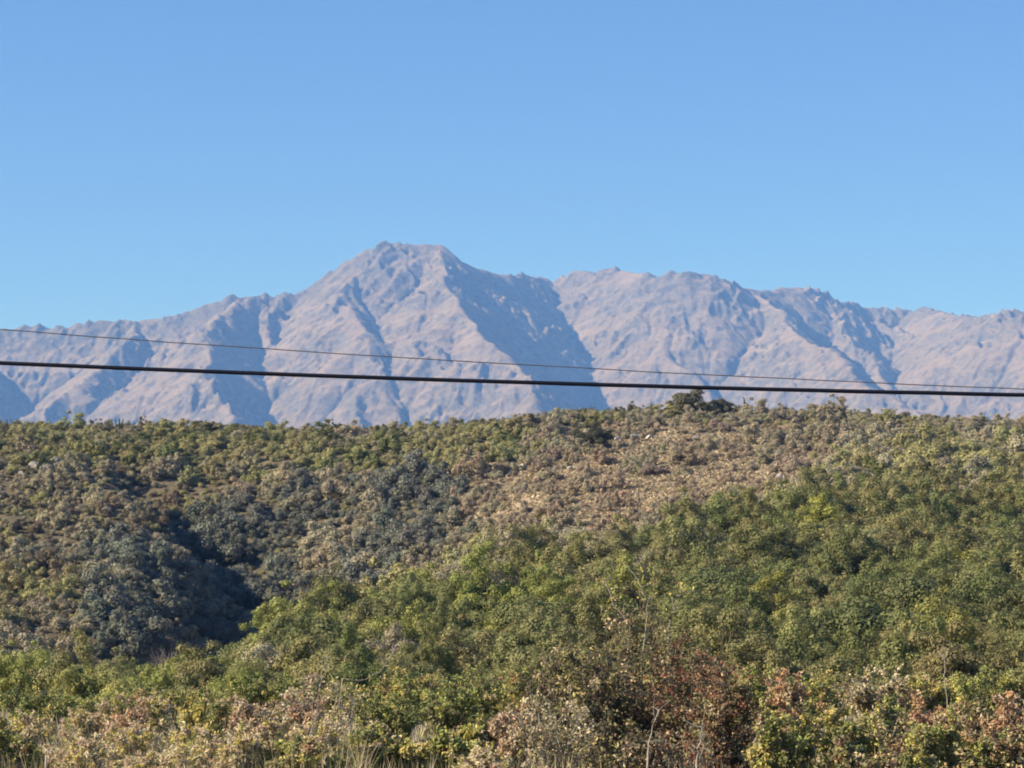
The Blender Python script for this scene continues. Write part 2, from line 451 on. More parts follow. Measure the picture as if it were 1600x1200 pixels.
# ------------------------------------------------------------------ plant materials
def leaf_mat(name, trans=0.22, mass=False):
    m, n, l, b = new_mat(name)
    att = n.new('ShaderNodeAttribute'); att.attribute_name = 'tint'
    if mass:
        oi = n.new('ShaderNodeAttribute'); oi.attribute_name = 'shade'; oi.attribute_type = 'INSTANCER'
    else:
        oi = n.new('ShaderNodeObjectInfo')
    mul = n.new('ShaderNodeMix'); mul.data_type = 'RGBA'; mul.blend_type = 'MULTIPLY'; mul.inputs['Factor'].default_value = 1
    l.new(oi.outputs['Color'], mul.inputs['A']); l.new(att.outputs['Color'], mul.inputs['B'])
    l.new(mul.outputs['Result'], b.inputs['Base Color'])
    b.inputs['Roughness'].default_value = 0.65; b.inputs['Specular IOR Level'].default_value = 0.25
    tr = n.new('ShaderNodeBsdfTranslucent'); l.new(mul.outputs['Result'], tr.inputs['Color'])
    ms = n.new('ShaderNodeMixShader'); ms.inputs['Fac'].default_value = trans
    l.new(b.outputs['BSDF'], ms.inputs[1]); l.new(tr.outputs['BSDF'], ms.inputs[2])
    l.new(ms.outputs['Shader'], n['Material Output'].inputs['Surface'])
    return m
LEAF = leaf_mat('leaf')
LEAF_MASS = leaf_mat('scrub_leaf', mass=True)
def bark_mat(name, c0, c1):
    m, n, l, b = new_mat(name)
    tc = n.new('ShaderNodeTexCoord'); q = n.new('ShaderNodeTexNoise'); q.inputs['Scale'].default_value = 9; q.inputs['Detail'].default_value = 6
    l.new(tc.outputs['Object'], q.inputs['Vector'])
    r = n.new('ShaderNodeValToRGB'); r.color_ramp.elements[0].color = c0 + (1,); r.color_ramp.elements[1].color = c1 + (1,)
    r.color_ramp.elements[0].position = 0.3; r.color_ramp.elements[1].position = 0.7
    l.new(q.outputs['Fac'], r.inputs['Fac']); l.new(r.outputs['Color'], b.inputs['Base Color'])
    return m
BARK = bark_mat('bark', (0.06, 0.048, 0.038), (0.15, 0.12, 0.095))
PALE_BARK = bark_mat('pale_bark', (0.22, 0.19, 0.15), (0.42, 0.37, 0.30))

# ------------------------------------------------------------------ plant shapes
def leaf_quads(P, N, size, rng, aspect=2.1, fold=0.25):
    """Folded diamond leaves at points P facing N; returns verts (4n,3) and quads as two triangles."""
    n = len(P)
    r = rng.normal(size=(n, 3))
    T = np.cross(N, r); T /= np.linalg.norm(T, axis=1)[:, None] + 1e-9
    B = np.cross(N, T)
    s = size[:, None]
    v = np.empty((n, 4, 3))
    v[:, 0] = P - T * s * 0.5 * aspect
    v[:, 1] = P + B * s * 0.5 - N * s * fold * 0.5
    v[:, 2] = P + T * s * 0.5 * aspect
    v[:, 3] = P - B * s * 0.5 - N * s * fold * 0.5
    i = np.arange(n)[:, None] * 4
    f = np.concatenate([i + np.array([[0, 1, 2]]), i + np.array([[0, 2, 3]])])
    return v.reshape(-1, 3), f

def crown_points(rng, W, H, nl, n, base=0.12, lobe=0.42):
    """Leaf places and facings on the lobes of a crown W wide and H tall standing on the ground."""
    C, R = [], []
    ph = rng.uniform(0, 6.28, 3)
    for k in range(nl):
        a = rng.uniform(0, 2 * math.pi)
        edge = 0.78 + 0.2 * math.sin(2 * a + ph[0]) + 0.14 * math.sin(3 * a + ph[1]) + 0.1 * math.sin(5 * a + ph[2])
        q = math.sqrt(rng.uniform(0, 1)) * 0.5 * W * edge * (1 - 0.3 * lobe)
        top = H * (1 - 0.5 * (2 * q / W) ** 2) * (0.86 + 0.16 * math.sin(a + ph[1]) + rng.normal(0, 0.06))
        rr = lobe * 0.5 * W * rng.uniform(0.4, 1.25)
        z = rng.uniform(max(base * H, rr * 0.5), max(top - rr * 0.75, base * H + rr * 0.6))
        C.append((q * math.cos(a), q * math.sin(a), z)); R.append(rr)
    C, R = np.array(C), np.array(R)
    w = R ** 2 / (R ** 2).sum()
    k = rng.choice(nl, size=n, p=w)
    d = rng.normal(size=(n, 3)); d[:, 2] = d[:, 2] * 0.9 + 0.25
    d /= np.linalg.norm(d, axis=1)[:, None]
    rad = R[k] * (rng.uniform(0.35, 1.0, n) ** 0.4) * (1 + 0.22 * rng.normal(size=n))
    P = C[k] + d * rad[:, None] * np.array([1, 1, 0.8])
    N = d + rng.normal(size=(n, 3)) * 0.33 + np.array([0, 0, 0.25])
    N /= np.linalg.norm(N, axis=1)[:, None]
    ok = P[:, 2] > 0.03
    return P[ok], N[ok], k[ok], C, R

def tube(pts, r0, r1, sides=5):
    pts = np.asarray(pts, float); n = len(pts)
    v = []
    for i in range(n):
        d = pts[min(i + 1, n - 1)] - pts[max(i - 1, 0)]; d /= np.linalg.norm(d) + 1e-9
        a = np.cross(d, [0.31, 0.22, 0.92]); a /= np.linalg.norm(a) + 1e-9; b = np.cross(d, a)
        r = r0 + (r1 - r0) * i / (n - 1)
        for k in range(sides):
            t = 2 * math.pi * k / sides
            v.append(pts[i] + r * (math.cos(t) * a + math.sin(t) * b))
    f = [(i * sides + k, i * sides + (k + 1) % sides, (i + 1) * sides + (k + 1) % sides, (i + 1) * sides + k) for i in range(n - 1) for k in range(sides)]
    f2 = list(range((n - 1) * sides, n * sides))
    return np.array(v), np.array(f, dtype=np.int32)

def join(parts):
    V, F, o = [], [], 0
    for v, f in parts:
        V.append(v); F.append(np.asarray(f) + o); o += len(v)
    return np.concatenate(V), np.concatenate(F)

def limb(a, b, rng, bend=0.12, n=5):
    a, b = np.asarray(a, float), np.asarray(b, float)
    L = np.linalg.norm(b - a)
    t = np.linspace(0, 1, n)[:, None]
    off = rng.normal(size=3) * bend * L
    return a + (b - a) * t + off * (t * (1 - t) * 2) + rng.normal(size=(n, 3)) * 0.02 * L * (t * (1 - t) * 4)

def tint_of(rng, k, nl, n, hue=0.06, val=0.13):
    """Leaf colour variation: by clump and by leaf."""
    lv = rng.normal(1, val * 0.5, nl)[k] * rng.normal(1, val, n)
    c = np.stack([lv * (1 + hue * rng.normal(size=n)), lv, lv * (1 + hue * rng.normal(size=n))], 1)
    return np.clip(c, 0.25, 2.2)

def proto(seed, W, H, nl, n, size, lobe=0.42, base=0.12, stems=4, bare=0.0, trunk_h=0.0):
    """A crown mesh and a stem mesh, both standing at the origin."""
    rng = np.random.default_rng(seed)
    P, N, k, C, R = crown_points(rng, W, H - trunk_h, nl, n, base, lobe)
    P[:, 2] += trunk_h; C[:, 2] += trunk_h
    s = size * rng.uniform(0.6, 1.35, len(P))
    v, f = leaf_quads(P, N, s, rng)
    t = np.repeat(tint_of(rng, k, nl, len(P)), 4, axis=0)
    crown = mesh_np('foliage', v, f, [LEAF], tint=t)
    parts = []
    order = np.argsort(-R)[:max(stems, 3)]
    root = np.array([0, 0, -0.25])
    fork = np.array([0, 0, max(trunk_h * 0.9, 0.18 * H)]) + rng.normal(size=3) * 0.04 * W
    if trunk_h > 0.3:
        parts.append(tube(limb(root, fork, rng, 0.08), 0.035 * W, 0.024 * W, 6))
    for q in order:
        a = fork if trunk_h > 0.3 else root + np.array([rng.normal() * 0.05 * W, rng.normal() * 0.05 * W, 0])
        e = C[q] + (C[q] - a) * 0.12
        mid = limb(a, e, rng, 0.14, 6)
        parts.append(tube(mid, 0.016 * W, 0.005 * W, 5))
        for _ in range(3):
            s0 = mid[rng.integers(2, 5)]
            parts.append(tube(limb(s0, C[q] + rng.normal(size=3) * R[q] * 0.6, rng, 0.1, 4), 0.007 * W, 0.003 * W, 4))
    v, f = join(parts)
    stem = mesh_np('stem', v, f, [BARK], smooth=True)
    return crown, stem

def merged_proto(seed, *a, **k):
    """The same as one mesh of leaves and stems, for shrubs far off."""
    crown, stem = proto(seed, *a, **k)
    def arr(me):
        v = np.empty(len(me.vertices) * 3, np.float32); me.vertices.foreach_get('co', v)
        return v.reshape(-1, 3)
    cv, sv = arr(crown), arr(stem)
    cf = np.array([p.vertices[:] for p in crown.polygons]); sf = np.array([p.vertices[:] for p in stem.polygons])
    t = np.empty(len(cv) * 4, np.float32); crown.attributes['tint'].data.foreach_get('color', t)
    t = np.concatenate([t.reshape(-1, 4)[:, :3], np.full((len(sv), 3), 0.6)])
    me = mesh_np('shrub', np.concatenate([cv, sv]), [cf, sf + len(cv)], [LEAF, BARK], tint=t, mat_idx=[0] * len(cf) + [1] * len(sf))
    bpy.data.meshes.remove(crown); bpy.data.meshes.remove(stem)
    return me

# sizes are for a shrub of unit width: the placed copy is scaled
NEAR = [proto(100 + i, 1.0, h, nl, 13000, 0.0155, lobe=lb, base=0.05, stems=9) for i, (h, nl, lb) in enumerate([(0.72, 46, .24), (0.9, 60, .20), (0.60, 54, .22), (1.05, 50, .22), (0.78, 70, .19), (0.66, 38, .27), (0.85, 44, .25)])]
FAR = [merged_proto(200 + i, 1.0, h, nl, 3600, 0.029, lobe=lb, base=0.05, stems=5) for i, (h, nl, lb) in enumerate([(0.70, 22, .30), (0.9, 30, .26), (0.55, 26, .28), (1.0, 24, .28), (0.75, 36, .24), (0.5, 20, .32), (0.65, 18, .34)])]
FARTREE = [proto(230 + i, 1.0, h, nl, 7000, 0.026, lobe=0.28, base=0.05, stems=6, trunk_h=th) for i, (h, nl, th) in enumerate([(0.9, 34, .10), (0.8, 38, .08)])]
ACACIA = [proto(260 + i, 1.0, h, nl, 8500, 0.0185, lobe=0.25, base=0.02, stems=9, trunk_h=th) for i, (h, nl, th) in enumerate([(0.60, 46, .24), (0.68, 52, .28)])]

# ------------------------------------------------------------------ where the shrubs stand
RNG = np.random.default_rng(11)
def cover(y0, y1, spacing, rng, umax=0.235):
    """Loose Poisson-like spots over the hill between two distances."""
    pts = []
    cellsz = spacing
    xs = np.arange(-umax * y1, umax * y1, cellsz); ys = np.arange(y0, y1, cellsz)
    X, Y = np.meshgrid(xs, ys)
    X = X + rng.uniform(-.5, .5, X.shape) * cellsz * 0.95 + (np.arange(len(ys)) % 2)[:, None] * cellsz * 0.5
    Y = Y + rng.uniform(-.5, .5, Y.shape) * cellsz * 0.95
    m = (np.abs(X) < umax * Y) & (Y > y0) & (Y < y1)
    return X[m], Y[m]

def in_poly(px, py, poly):
    inside = np.zeros(px.shape, bool)
    n = len(poly)
    for i in range(n):
        x1, y1 = poly[i]; x2, y2 = poly[(i + 1) % n]
        c = ((y1 > py) != (y2 > py)) & (px < (x2 - x1) * (py - y1) / (y2 - y1 + 1e-9) + x1)
        inside ^= c
    return inside

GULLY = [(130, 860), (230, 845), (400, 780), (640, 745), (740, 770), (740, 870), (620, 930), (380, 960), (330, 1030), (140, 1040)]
# land-cover colours of the leaves; the gully one has blue shade painted in
C_OLIVE, C_GREEN, C_GREY, C_DRY, C_GULLY_SHADE, C_BRIGHT = (0.300, 0.275, 0.120), (0.155, 0.165, 0.058), (0.320, 0.280, 0.182), (0.330, 0.265, 0.180), (0.165, 0.170, 0.130), (0.255, 0.250, 0.060)

C_LEAF = (0.262, 0.268, 0.076)
C_NOLIVE = (0.225, 0.210, 0.084)
def near_crest(px):
    return np.interp(px, [-400, 0, 200, 290, 400, 500, 600, 700, 850, 1000, 1200, 1600, 2000], [150, 160, 158, 165, 178, 188, 195, 200, 225, 245, 268, 275, 270])

def vary(c, rng, v=0.11, h=0.03):
    k = max(0.45, rng.normal(1, v))
    return tuple(float(np.clip(ch * k * rng.normal(1, h), 0.012, 0.4)) for ch in c) + (1.0,)

def shrub_near(x, y, w, col, label, group, name='thorn_bush', h=1.0, category='bush', meshes=None):
    i = int(RNG.integers(len(NEAR)))
    crown, stem = meshes or NEAR[i]
    z = float(hill_z(x, y))
    root = link(name, None, loc=(x, y, z - 0.03 * w), rot=(RNG.normal(0, .05), RNG.normal(0, .05), RNG.uniform(0, 6.28)), scale=(w, w * RNG.uniform(.9, 1.1), w * h), label=label, category=category)
    root.empty_display_size = 0.3
    if group:
        root['group'] = group
    a = link('foliage', crown, root); a.color = col
    link('stem', stem, root)
    return root

def shrub_far(x, y, w, col, label, group, name='scrub_bush', h=1.0):
    z = float(hill_z(x, y))
    o = link(name, FAR[int(RNG.integers(len(FAR)))], loc=(x, y, z - 0.04 * w), rot=(RNG.normal(0, .05), RNG.normal(0, .05), RNG.uniform(0, 6.28)), scale=(w, w * RNG.uniform(.88, 1.12), w * h), label=label, category='bush')
    o.color = col
    if group:
        o['group'] = group
    return o

# --- the bushy slope in front of the gully
X, Y = cover(66, 285, 3.3, RNG)
Z = hill_z(X, Y); PX, PY = pix(X, Y, Z)
ok = (Y < near_crest(PX)) & (PX > -90) & (PX < 1690)
X, Y, PX, PY = X[ok], Y[ok], PX[ok], PY[ok]
order = np.argsort(Y)
n_near = {'g': 0}
NEAR_REST = []
cand = []
for q in order:
    x, y, px, py = float(X[q]), float(Y[q]), float(PX[q]), float(PY[q])
    w = float(np.clip(RNG.lognormal(0.0, 0.40), 0.4, 1.75)) * (1.0 + 0.013 * y)
    if w < 0.9 + 0.009 * y and RNG.random() < 0.45:
        continue
    f = fbm(np.array([x / 26]), np.array([y / 26]), 3, 401)[0]
    r = float(np.clip(0.5 + 0.75 * fbm(np.array([x / 15]), np.array([y / 20]), 3, 405)[0] + RNG.normal(0, .16), 0, .999))
    if px < 430:
        w = min(w * 0.8, 2.6)
    if px < 1010 and (y > 135 or px < 430):
        base = C_GREEN if r < .32 else (C_LEAF if r < .80 else C_NOLIVE)
    elif f > 0.12:
        base = C_GREEN if r < .6 else C_NOLIVE
    else:
        base = C_GREEN if r < .40 else (C_NOLIVE if r < .78 else (C_GREY if r < .86 else C_GREEN))
    if RNG.random() > 0.975:
        base = C_BRIGHT
    if 700 < px < 1000 and y > 0.82 * near_crest(px):
        base = C_GREY if r < .35 else C_NOLIVE
    cand.append((w / y, x, y, w, base, px, py))
cand.sort(reverse=True)
def near_label(px, py, base, w, y):
    c = {C_LEAF: 'light green', C_GREEN: 'green', C_NOLIVE: 'olive', C_GREY: 'grey-green', C_BRIGHT: 'yellow-green'}[base]
    size = 'large ' if w > 1.4 * (1.0 + 0.013 * y) else ('small ' if w < 0.85 * (1.0 + 0.013 * y) else '')
    side = ('at the left edge' if px < 130 else 'under the left spur' if px < 330 else 'beside the gully lip' if px < 520 else 'below the dark gully' if px < 720 else 'left of the tallest bush' if px < 900 else
            'above the tallest bush' if px < 1080 else 'below the tan opening' if px < 1240 else 'under the pale boulder pair' if px < 1380 else 'right of the yellow bush' if px < 1500 else 'at the right edge')
    row = 'low on the near slope' if y < 120 else ('halfway up the near slope' if y < 180 else 'high on the near slope')
    t = f'{size}{c} thorn bush {row} {side}'
    return t, t.replace('bush', 'bushes', 1)
KIND_N = {}
for s, x, y, w, base, px, py in cand:
    KIND_N['near'] = KIND_N.get('near', 0) + 1
    if KIND_N['near'] <= 300:
        lab, grp = near_label(px, py, base, w, y)
        shrub_near(x, y, w, vary(base, RNG), lab, grp, h=RNG.uniform(.8, 1.15))
    else:
        NEAR_REST.append((x, y, w, vary(base, RNG)[:3], RNG.uniform(.75, 1.1)))

# spreading flat-topped trees among the bushes, with open shade under the crown
TREES = []
for _ in range(900):
    y = float(RNG.uniform(112, 262)); px = float(RNG.uniform(440, 1640))
    x = (px - 800) / FPX * y
    if y > near_crest(px) - 6 or any((x - q[0]) ** 2 + (y - q[1]) ** 2 < 10.5 ** 2 for q in TREES):
        continue
    TREES.append((x, y, px))
    if len(TREES) >= 46:
        break
for x, y, px in TREES:
    w = float(RNG.uniform(4.2, 6.6)) * (0.55 + 0.45 * y / 220)
    crown, stem = ACACIA[int(RNG.integers(2))]
    c = vary((0.150, 0.158, 0.060) if RNG.random() < .6 else (0.19, 0.18, 0.08), RNG)
    lab = near_label(px, 0, C_GREEN, 2.0, y)[0].replace('small ', '').replace('large ', '').replace('green thorn bush', 'spreading flat-topped thorn tree')
    root = link('acacia_tree', None, loc=(x, y, float(hill_z(x, y)) - 0.05), rot=(0, 0, RNG.uniform(0, 6.28)), scale=(w, w * RNG.uniform(.85, 1.15), w * RNG.uniform(.85, 1.1)), label=lab, category='tree', group='spreading thorn trees on the near slope')
    o = link('crown', crown, root); o.color = c
    link('trunk', stem, root)

# --- the far hill
X, Y = cover(205, 470, 2.35, RNG)
Z = hill_z(X, Y); PX, PY = pix(X, Y, Z)
ok = (Y > near_crest(PX) + 4) & (PX > -90) & (PX < 1690)
X, Y, PX, PY = X[ok], Y[ok], PX[ok], PY[ok]
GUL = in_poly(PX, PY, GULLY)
BR = brown_patch(PX, PY)
FN = fbm(X / 30, Y / 30, 3, 411)
FP = fbm(X / 17, Y / 24, 3, 417)
FD = fbm(X / 12, Y / 16, 3, 419)
far_cand = []
for q in range(len(X)):
    x, y, px, py = float(X[q]), float(Y[q]), float(PX[q]), float(PY[q])
    r = float(np.clip(0.5 + 0.7 * FP[q] + RNG.normal(0, .16), 0, .999))
    w = float(np.clip(RNG.lognormal(0.0, 0.46), 0.45, 2.1)) * 2.45
    if FD[q] < -0.55 and not GUL[q]:
        continue
    w *= 1.0 + 0.25 * FD[q]
    if BR[q] > 0.25:
        if RNG.random() < 0.76 * BR[q]:
            continue
        w *= RNG.uniform(.5, 1.0)
        zone = 'brown'
        base = C_DRY if RNG.random() < 0.35 + 0.5 * BR[q] else C_GREY
    elif GUL[q]:
        zone = 'gully'; base = C_GULLY_SHADE if r < .8 else C_GREY; w *= 1.25
    elif px < 420 and 730 < py < 1010:
        zone = 'spur'; base = C_GREY if r < .62 else ((0.20, 0.16, 0.10) if r < .85 else C_OLIVE); w *= 0.85
    elif px < 900 and py < 790:
        zone = 'left'; base = C_OLIVE if r < .55 else (C_GREEN if r < .75 else C_GREY)
    elif px >= 900 and py < 690:
        zone = 'crest'; base = C_GREY if r < .68 else C_OLIVE; w *= 0.95
    else:
        zone = 'right'; base = C_OLIVE if (r < .42) == (FN[q] > -.2) else C_GREY
    if Y[q] > 448:
        zone = 'skyline'
        base = (0.185, 0.17, 0.085)
        w = min(w, 3.0) * 0.8
    far_cand.append((w / y, x, y, w, base, zone, px, py))
far_cand.sort(reverse=True)
def far_label(zone, base, w, px, py):
    c = {C_OLIVE: 'olive', C_GREEN: 'green', C_GREY: 'grey', C_DRY: 'dry brown', C_GULLY_SHADE: 'shade-toned blue-green'}.get(base, 'dark' if zone == 'skyline' else 'brownish')
    size = 'wide ' if w > 3.3 else ('small ' if w < 2.2 else '')
    if zone == 'skyline':
        p = ('left of the skyline cactus' if px < 180 else 'between the cactus and the tallest left crest tree' if px < 310 else 'right of the tallest left crest tree' if px < 480 else 'under the mountain summit' if px < 720 else
             'left of the low dark crest tree' if px < 900 else 'between the low crest tree and the twin trees' if px < 1070 else 'between the twin trees and the whitish stone' if px < 1280 else 'right of the whitish stone' if px < 1440 else 'at the right end')
        t = f'{size}{c} bush on the skyline {p}'
    elif zone == 'gully':
        p = ('in the shaded gully near its mouth' if py > 960 else 'in the shaded gully below the pale slab' if px < 330 else 'in the shaded middle of the gully' if px < 420 else 'right of the gully middle' if px < 480 else 'on the upper right side of the gully' if px < 550 else 'high on the right side of the gully' if px < 620 else 'where the gully ends beside the tan opening')
        t = f'{size}{c} shrub {"high up " if py < 820 else ("halfway down " if py < 890 else "low down ")}{p}'
    elif zone == 'spur':
        p = ('at its left edge' if px < 90 else 'in its middle' if px < 200 else 'near the gully rim')
        r = 'top of the left spur' if py < 790 else ('middle of the left spur' if py < 880 else 'foot of the left spur')
        t = f'{size}{c} scrub bush on the {r} {p}'
    elif zone == 'brown':
        p = ('left end of the tan opening' if px < 830 else 'middle of the tan opening' if px < 940 else 'tan opening beside the reddish scree' if px < 1040 else 'tan opening under the twin crest trees' if px < 1150 else 'right end of the tan opening')
        t = f'{size}{c} shrub on the {"upper " if py < 745 else "lower "}{p}'
    elif zone == 'left':
        p = ('above the grey outcrop' if px < 180 else 'below the tallest left crest tree' if px < 380 else 'left of the hill middle' if px < 540 else 'below the mountain summit' if px < 720 else 'between the tan opening and the crest')
        t = f'{size}{c} scrub bush {"high" if py < 705 else "halfway"} on the hill {p}'
    elif zone == 'crest':
        p = ('below the low dark crest tree' if px < 1010 else 'below the twin crest trees' if px < 1170 else 'below the whitish skyline stone' if px < 1330 else 'on the upper right of the hill' if px < 1480 else 'at the upper right edge')
        t = f'{size}{c} scrub bush just {p}'.replace('just on', 'high on').replace('just at', 'high at')
    else:
        p = ('between the gully and the near slope' if px < 700 else 'under the left end of the tan opening' if px < 860 else 'under the middle of the tan opening' if px < 1000 else 'under the reddish scree' if px < 1100 else 'left of the pale boulder pair' if px < 1200 else 'around the pale boulder pair' if px < 1300 else 'right of the pale boulders' if px < 1420 else 'left of the dark right-edge bush' if px < 1530 else 'at the right edge of the hill')
        t = f'{size}{c} scrub bush {"on the upper hill" if py < 735 else "on the lower hill"} {p}'
    return t
ZL = {'brown': ('dry shrubs of the tan opening', 300, 'dry_shrub'), 'gully': ('shrubs of the shaded gully', 300, 'gully_shrub'), 'spur': ('scrub bushes of the left spur', 300, 'spur_shrub'), 'left': ('scrub bushes of the upper left hill', 300, 'scrub_bush'),
      'crest': ('grey scrub bushes below the crest', 240, 'grey_shrub'), 'right': ('scrub bushes of the right hill', 300, 'olive_shrub'), 'skyline': ('bushes along the skyline', 200, 'skyline_bush')}
cnt = {}
REST = []
for s, x, y, w, base, zone, px, py in far_cand:
    cnt[zone] = cnt.get(zone, 0) + 1
    grp, lim, nm = ZL[zone]
    if cnt[zone] <= lim:
        lab = far_label(zone, base, w, px, py)
        shrub_far(x, y, w, vary(base, RNG), lab, grp, nm, h=RNG.uniform(.75, 1.2) * (RNG.choice([0.6, 0.75, 1.05]) if zone == 'skyline' else (0.8 if y > 415 else 1.0)))
    else:
        REST.append((x, y, w, vary(base, RNG)[:3], RNG.uniform(.7, 1.15)))

# --- smaller scrub between them: one mass nobody could count
MASS_N = [0]
def scrub_mass(name, spots, nleaf, size, label, seed):
    rng = np.random.default_rng(seed)
    src = bpy.data.collections.new(name + '_kinds')            # not linked: only the source of the copies
    for k in range(8):
        P, N, kk, C, R = crown_points(rng, 1.0, rng.uniform(.6, .9), 8, nleaf, 0.05, 0.48)
        v, f = leaf_quads(P, N, size * rng.uniform(.65, 1.4, len(P)), rng)
        me = mesh_np('scrub_clump', v, f, [LEAF_MASS], tint=np.repeat(tint_of(rng, kk, 8, len(P)), 4, axis=0))
        src.objects.link(bpy.data.objects.new('scrub_clump', me))
    n = len(spots)
    A = np.array([(q[0], q[1], q[2], q[4]) for q in spots]); ZZ = hill_z(A[:, 0], A[:, 1])
    me = bpy.data.meshes.new(name)
    me.vertices.add(n)
    me.vertices.foreach_set('co', np.stack([A[:, 0], A[:, 1], ZZ - 0.04 * A[:, 2]], 1).astype(np.float32).ravel())
    def put(nm, ty, arr, key):
        at_ = me.attributes.new(nm, ty, 'POINT'); at_.data.foreach_set(key, np.ascontiguousarray(arr).ravel())
    put('turn', 'FLOAT_VECTOR', np.stack([rng.normal(0, .06, n), rng.normal(0, .06, n), rng.uniform(0, 6.28, n)], 1).astype(np.float32), 'vector')
    put('grow', 'FLOAT_VECTOR', np.stack([A[:, 2], A[:, 2] * rng.uniform(.85, 1.15, n), A[:, 2] * A[:, 3]], 1).astype(np.float32), 'vector')
    put('pick', 'INT', rng.integers(0, 8, n).astype(np.int32), 'value')
    put('shade', 'FLOAT_COLOR', np.array([tuple(q[3]) + (1.0,) for q in spots], dtype=np.float32), 'color')
    me.update()
    ob = link(name, me, kind='stuff', label=label, category='scrub')
    g = bpy.data.node_groups.new(name + '_scatter', 'GeometryNodeTree')
    g.interface.new_socket('Geometry', in_out='INPUT', socket_type='NodeSocketGeometry')
    g.interface.new_socket('Geometry', in_out='OUTPUT', socket_type='NodeSocketGeometry')
    nd, lk = g.nodes, g.links
    gi, go = nd.new('NodeGroupInput'), nd.new('NodeGroupOutput')
    mp = nd.new('GeometryNodeMeshToPoints'); iop = nd.new('GeometryNodeInstanceOnPoints'); ci = nd.new('GeometryNodeCollectionInfo')
    ci.inputs['Collection'].default_value = src; ci.inputs['Separate Children'].default_value = True; ci.inputs['Reset Children'].default_value = True
    def named(nm, ty):
        q = nd.new('GeometryNodeInputNamedAttribute'); q.data_type = ty; q.inputs['Name'].default_value = nm
        return q.outputs['Attribute']
    e2r = nd.new('FunctionNodeEulerToRotation')
    lk.new(gi.outputs[0], mp.inputs['Mesh']); lk.new(mp.outputs['Points'], iop.inputs['Points']); lk.new(ci.outputs[0], iop.inputs['Instance'])
    iop.inputs['Pick Instance'].default_value = True
    lk.new(named('pick', 'INT'), iop.inputs['Instance Index']); lk.new(named('turn', 'FLOAT_VECTOR'), e2r.inputs[0]); lk.new(e2r.outputs[0], iop.inputs['Rotation']); lk.new(named('grow', 'FLOAT_VECTOR'), iop.inputs['Scale'])
    lk.new(iop.outputs['Instances'], go.inputs[0])
    md = ob.modifiers.new('scatter', 'NODES'); md.node_group = g
X, Y = cover(215, 470, 2.3, RNG)                       # low fill between the shrubs
Z = hill_z(X, Y); PX, PY = pix(X, Y, Z)
B2 = brown_patch(PX, PY)
for q in range(len(X)):
    if Y[q] > near_crest(PX[q]) and RNG.random() > B2[q] * 0.95:
        c = C_DRY if B2[q] > .2 else (C_GREY if RNG.random() < .5 else C_OLIVE)
        REST.append((float(X[q]), float(Y[q]), 1.5 * RNG.uniform(.6, 1.3), vary(c, RNG)[:3], RNG.uniform(.5, .9)))
if REST:
    scrub_mass('hill_scrub', REST, 1200, 0.042, 'low mixed scrub filling the gaps between the bushes of the hill', 501)
X, Y = cover(62, 270, 2.6, RNG)
Z = hill_z(X, Y); PX, PY = pix(X, Y, Z)
for q in range(len(X)):
    if Y[q] < near_crest(PX[q]):
        c = C_NOLIVE if RNG.random() < .5 else C_GREEN
        NEAR_REST.append((float(X[q]), float(Y[q]), 1.3 * RNG.uniform(.6, 1.4), vary(c, RNG)[:3], RNG.uniform(.6, 1.0)))
scrub_mass('slope_scrub', NEAR_REST, 2200, 0.032, 'low green scrub filling the gaps between the near bushes', 502)
print('SCRUB near', KIND_N, len(NEAR_REST), 'far', cnt, len(REST))


# ------------------------------------------------------------------ cables
def cable_mat(name, c, rough):
    m, n, l, b = new_mat(name)
    tc = n.new('ShaderNodeTexCoord'); q = n.new('ShaderNodeTexNoise'); q.inputs['Scale'].default_value = 6; q.inputs['Detail'].default_value = 3
    l.new(tc.outputs['Object'], q.inputs['Vector'])
    r = n.new('ShaderNodeValToRGB'); r.color_ramp.elements[0].color = tuple(v * 0.8 for v in c) + (1,); r.color_ramp.elements[1].color = tuple(v * 1.2 for v in c) + (1,)
    l.new(q.outputs['Fac'], r.inputs['Fac']); l.new(r.outputs['Color'], b.inputs['Base Color'])
    b.inputs['Roughness'].default_value = rough
    return m
def cable(name, pts, Yd, r, mat, label, wob=0.0012):
    """Hanging cable through three pixels at distance Yd, carried on to both sides as the same parabola."""
    P = [at(px, py, Yd) for px, py in pts]
    co = np.polyfit([p.x for p in P], [p.z for p in P], 2)
    xs = np.linspace(-16, 16, 240)
    v, f = tube(np.stack([xs, np.full_like(xs, Yd), np.polyval(co, xs) + wob * np.interp(xs, np.linspace(-16, 16, 60), np.random.default_rng(int(Yd)).normal(0, 1, 60))], 1), r, r, 10)
    link(name, mesh_np(name, v, f, [mat], smooth=True), label=label, category='cable', group='overhead cables')
cable('overhead_cable', [(0, 567), (800, 597), (1600, 617)], 36.0, 0.028, cable_mat('black_cable', (0.010, 0.011, 0.020), 0.5), 'thick black overhead cable crossing the view below the thin wire')
cable('overhead_wire', [(0, 515), (800, 569), (1600, 608)], 39.0, 0.0072, cable_mat('grey_wire', (0.09, 0.08, 0.085), 0.6), 'thin dark overhead wire above the thick black cable', 0.0028)

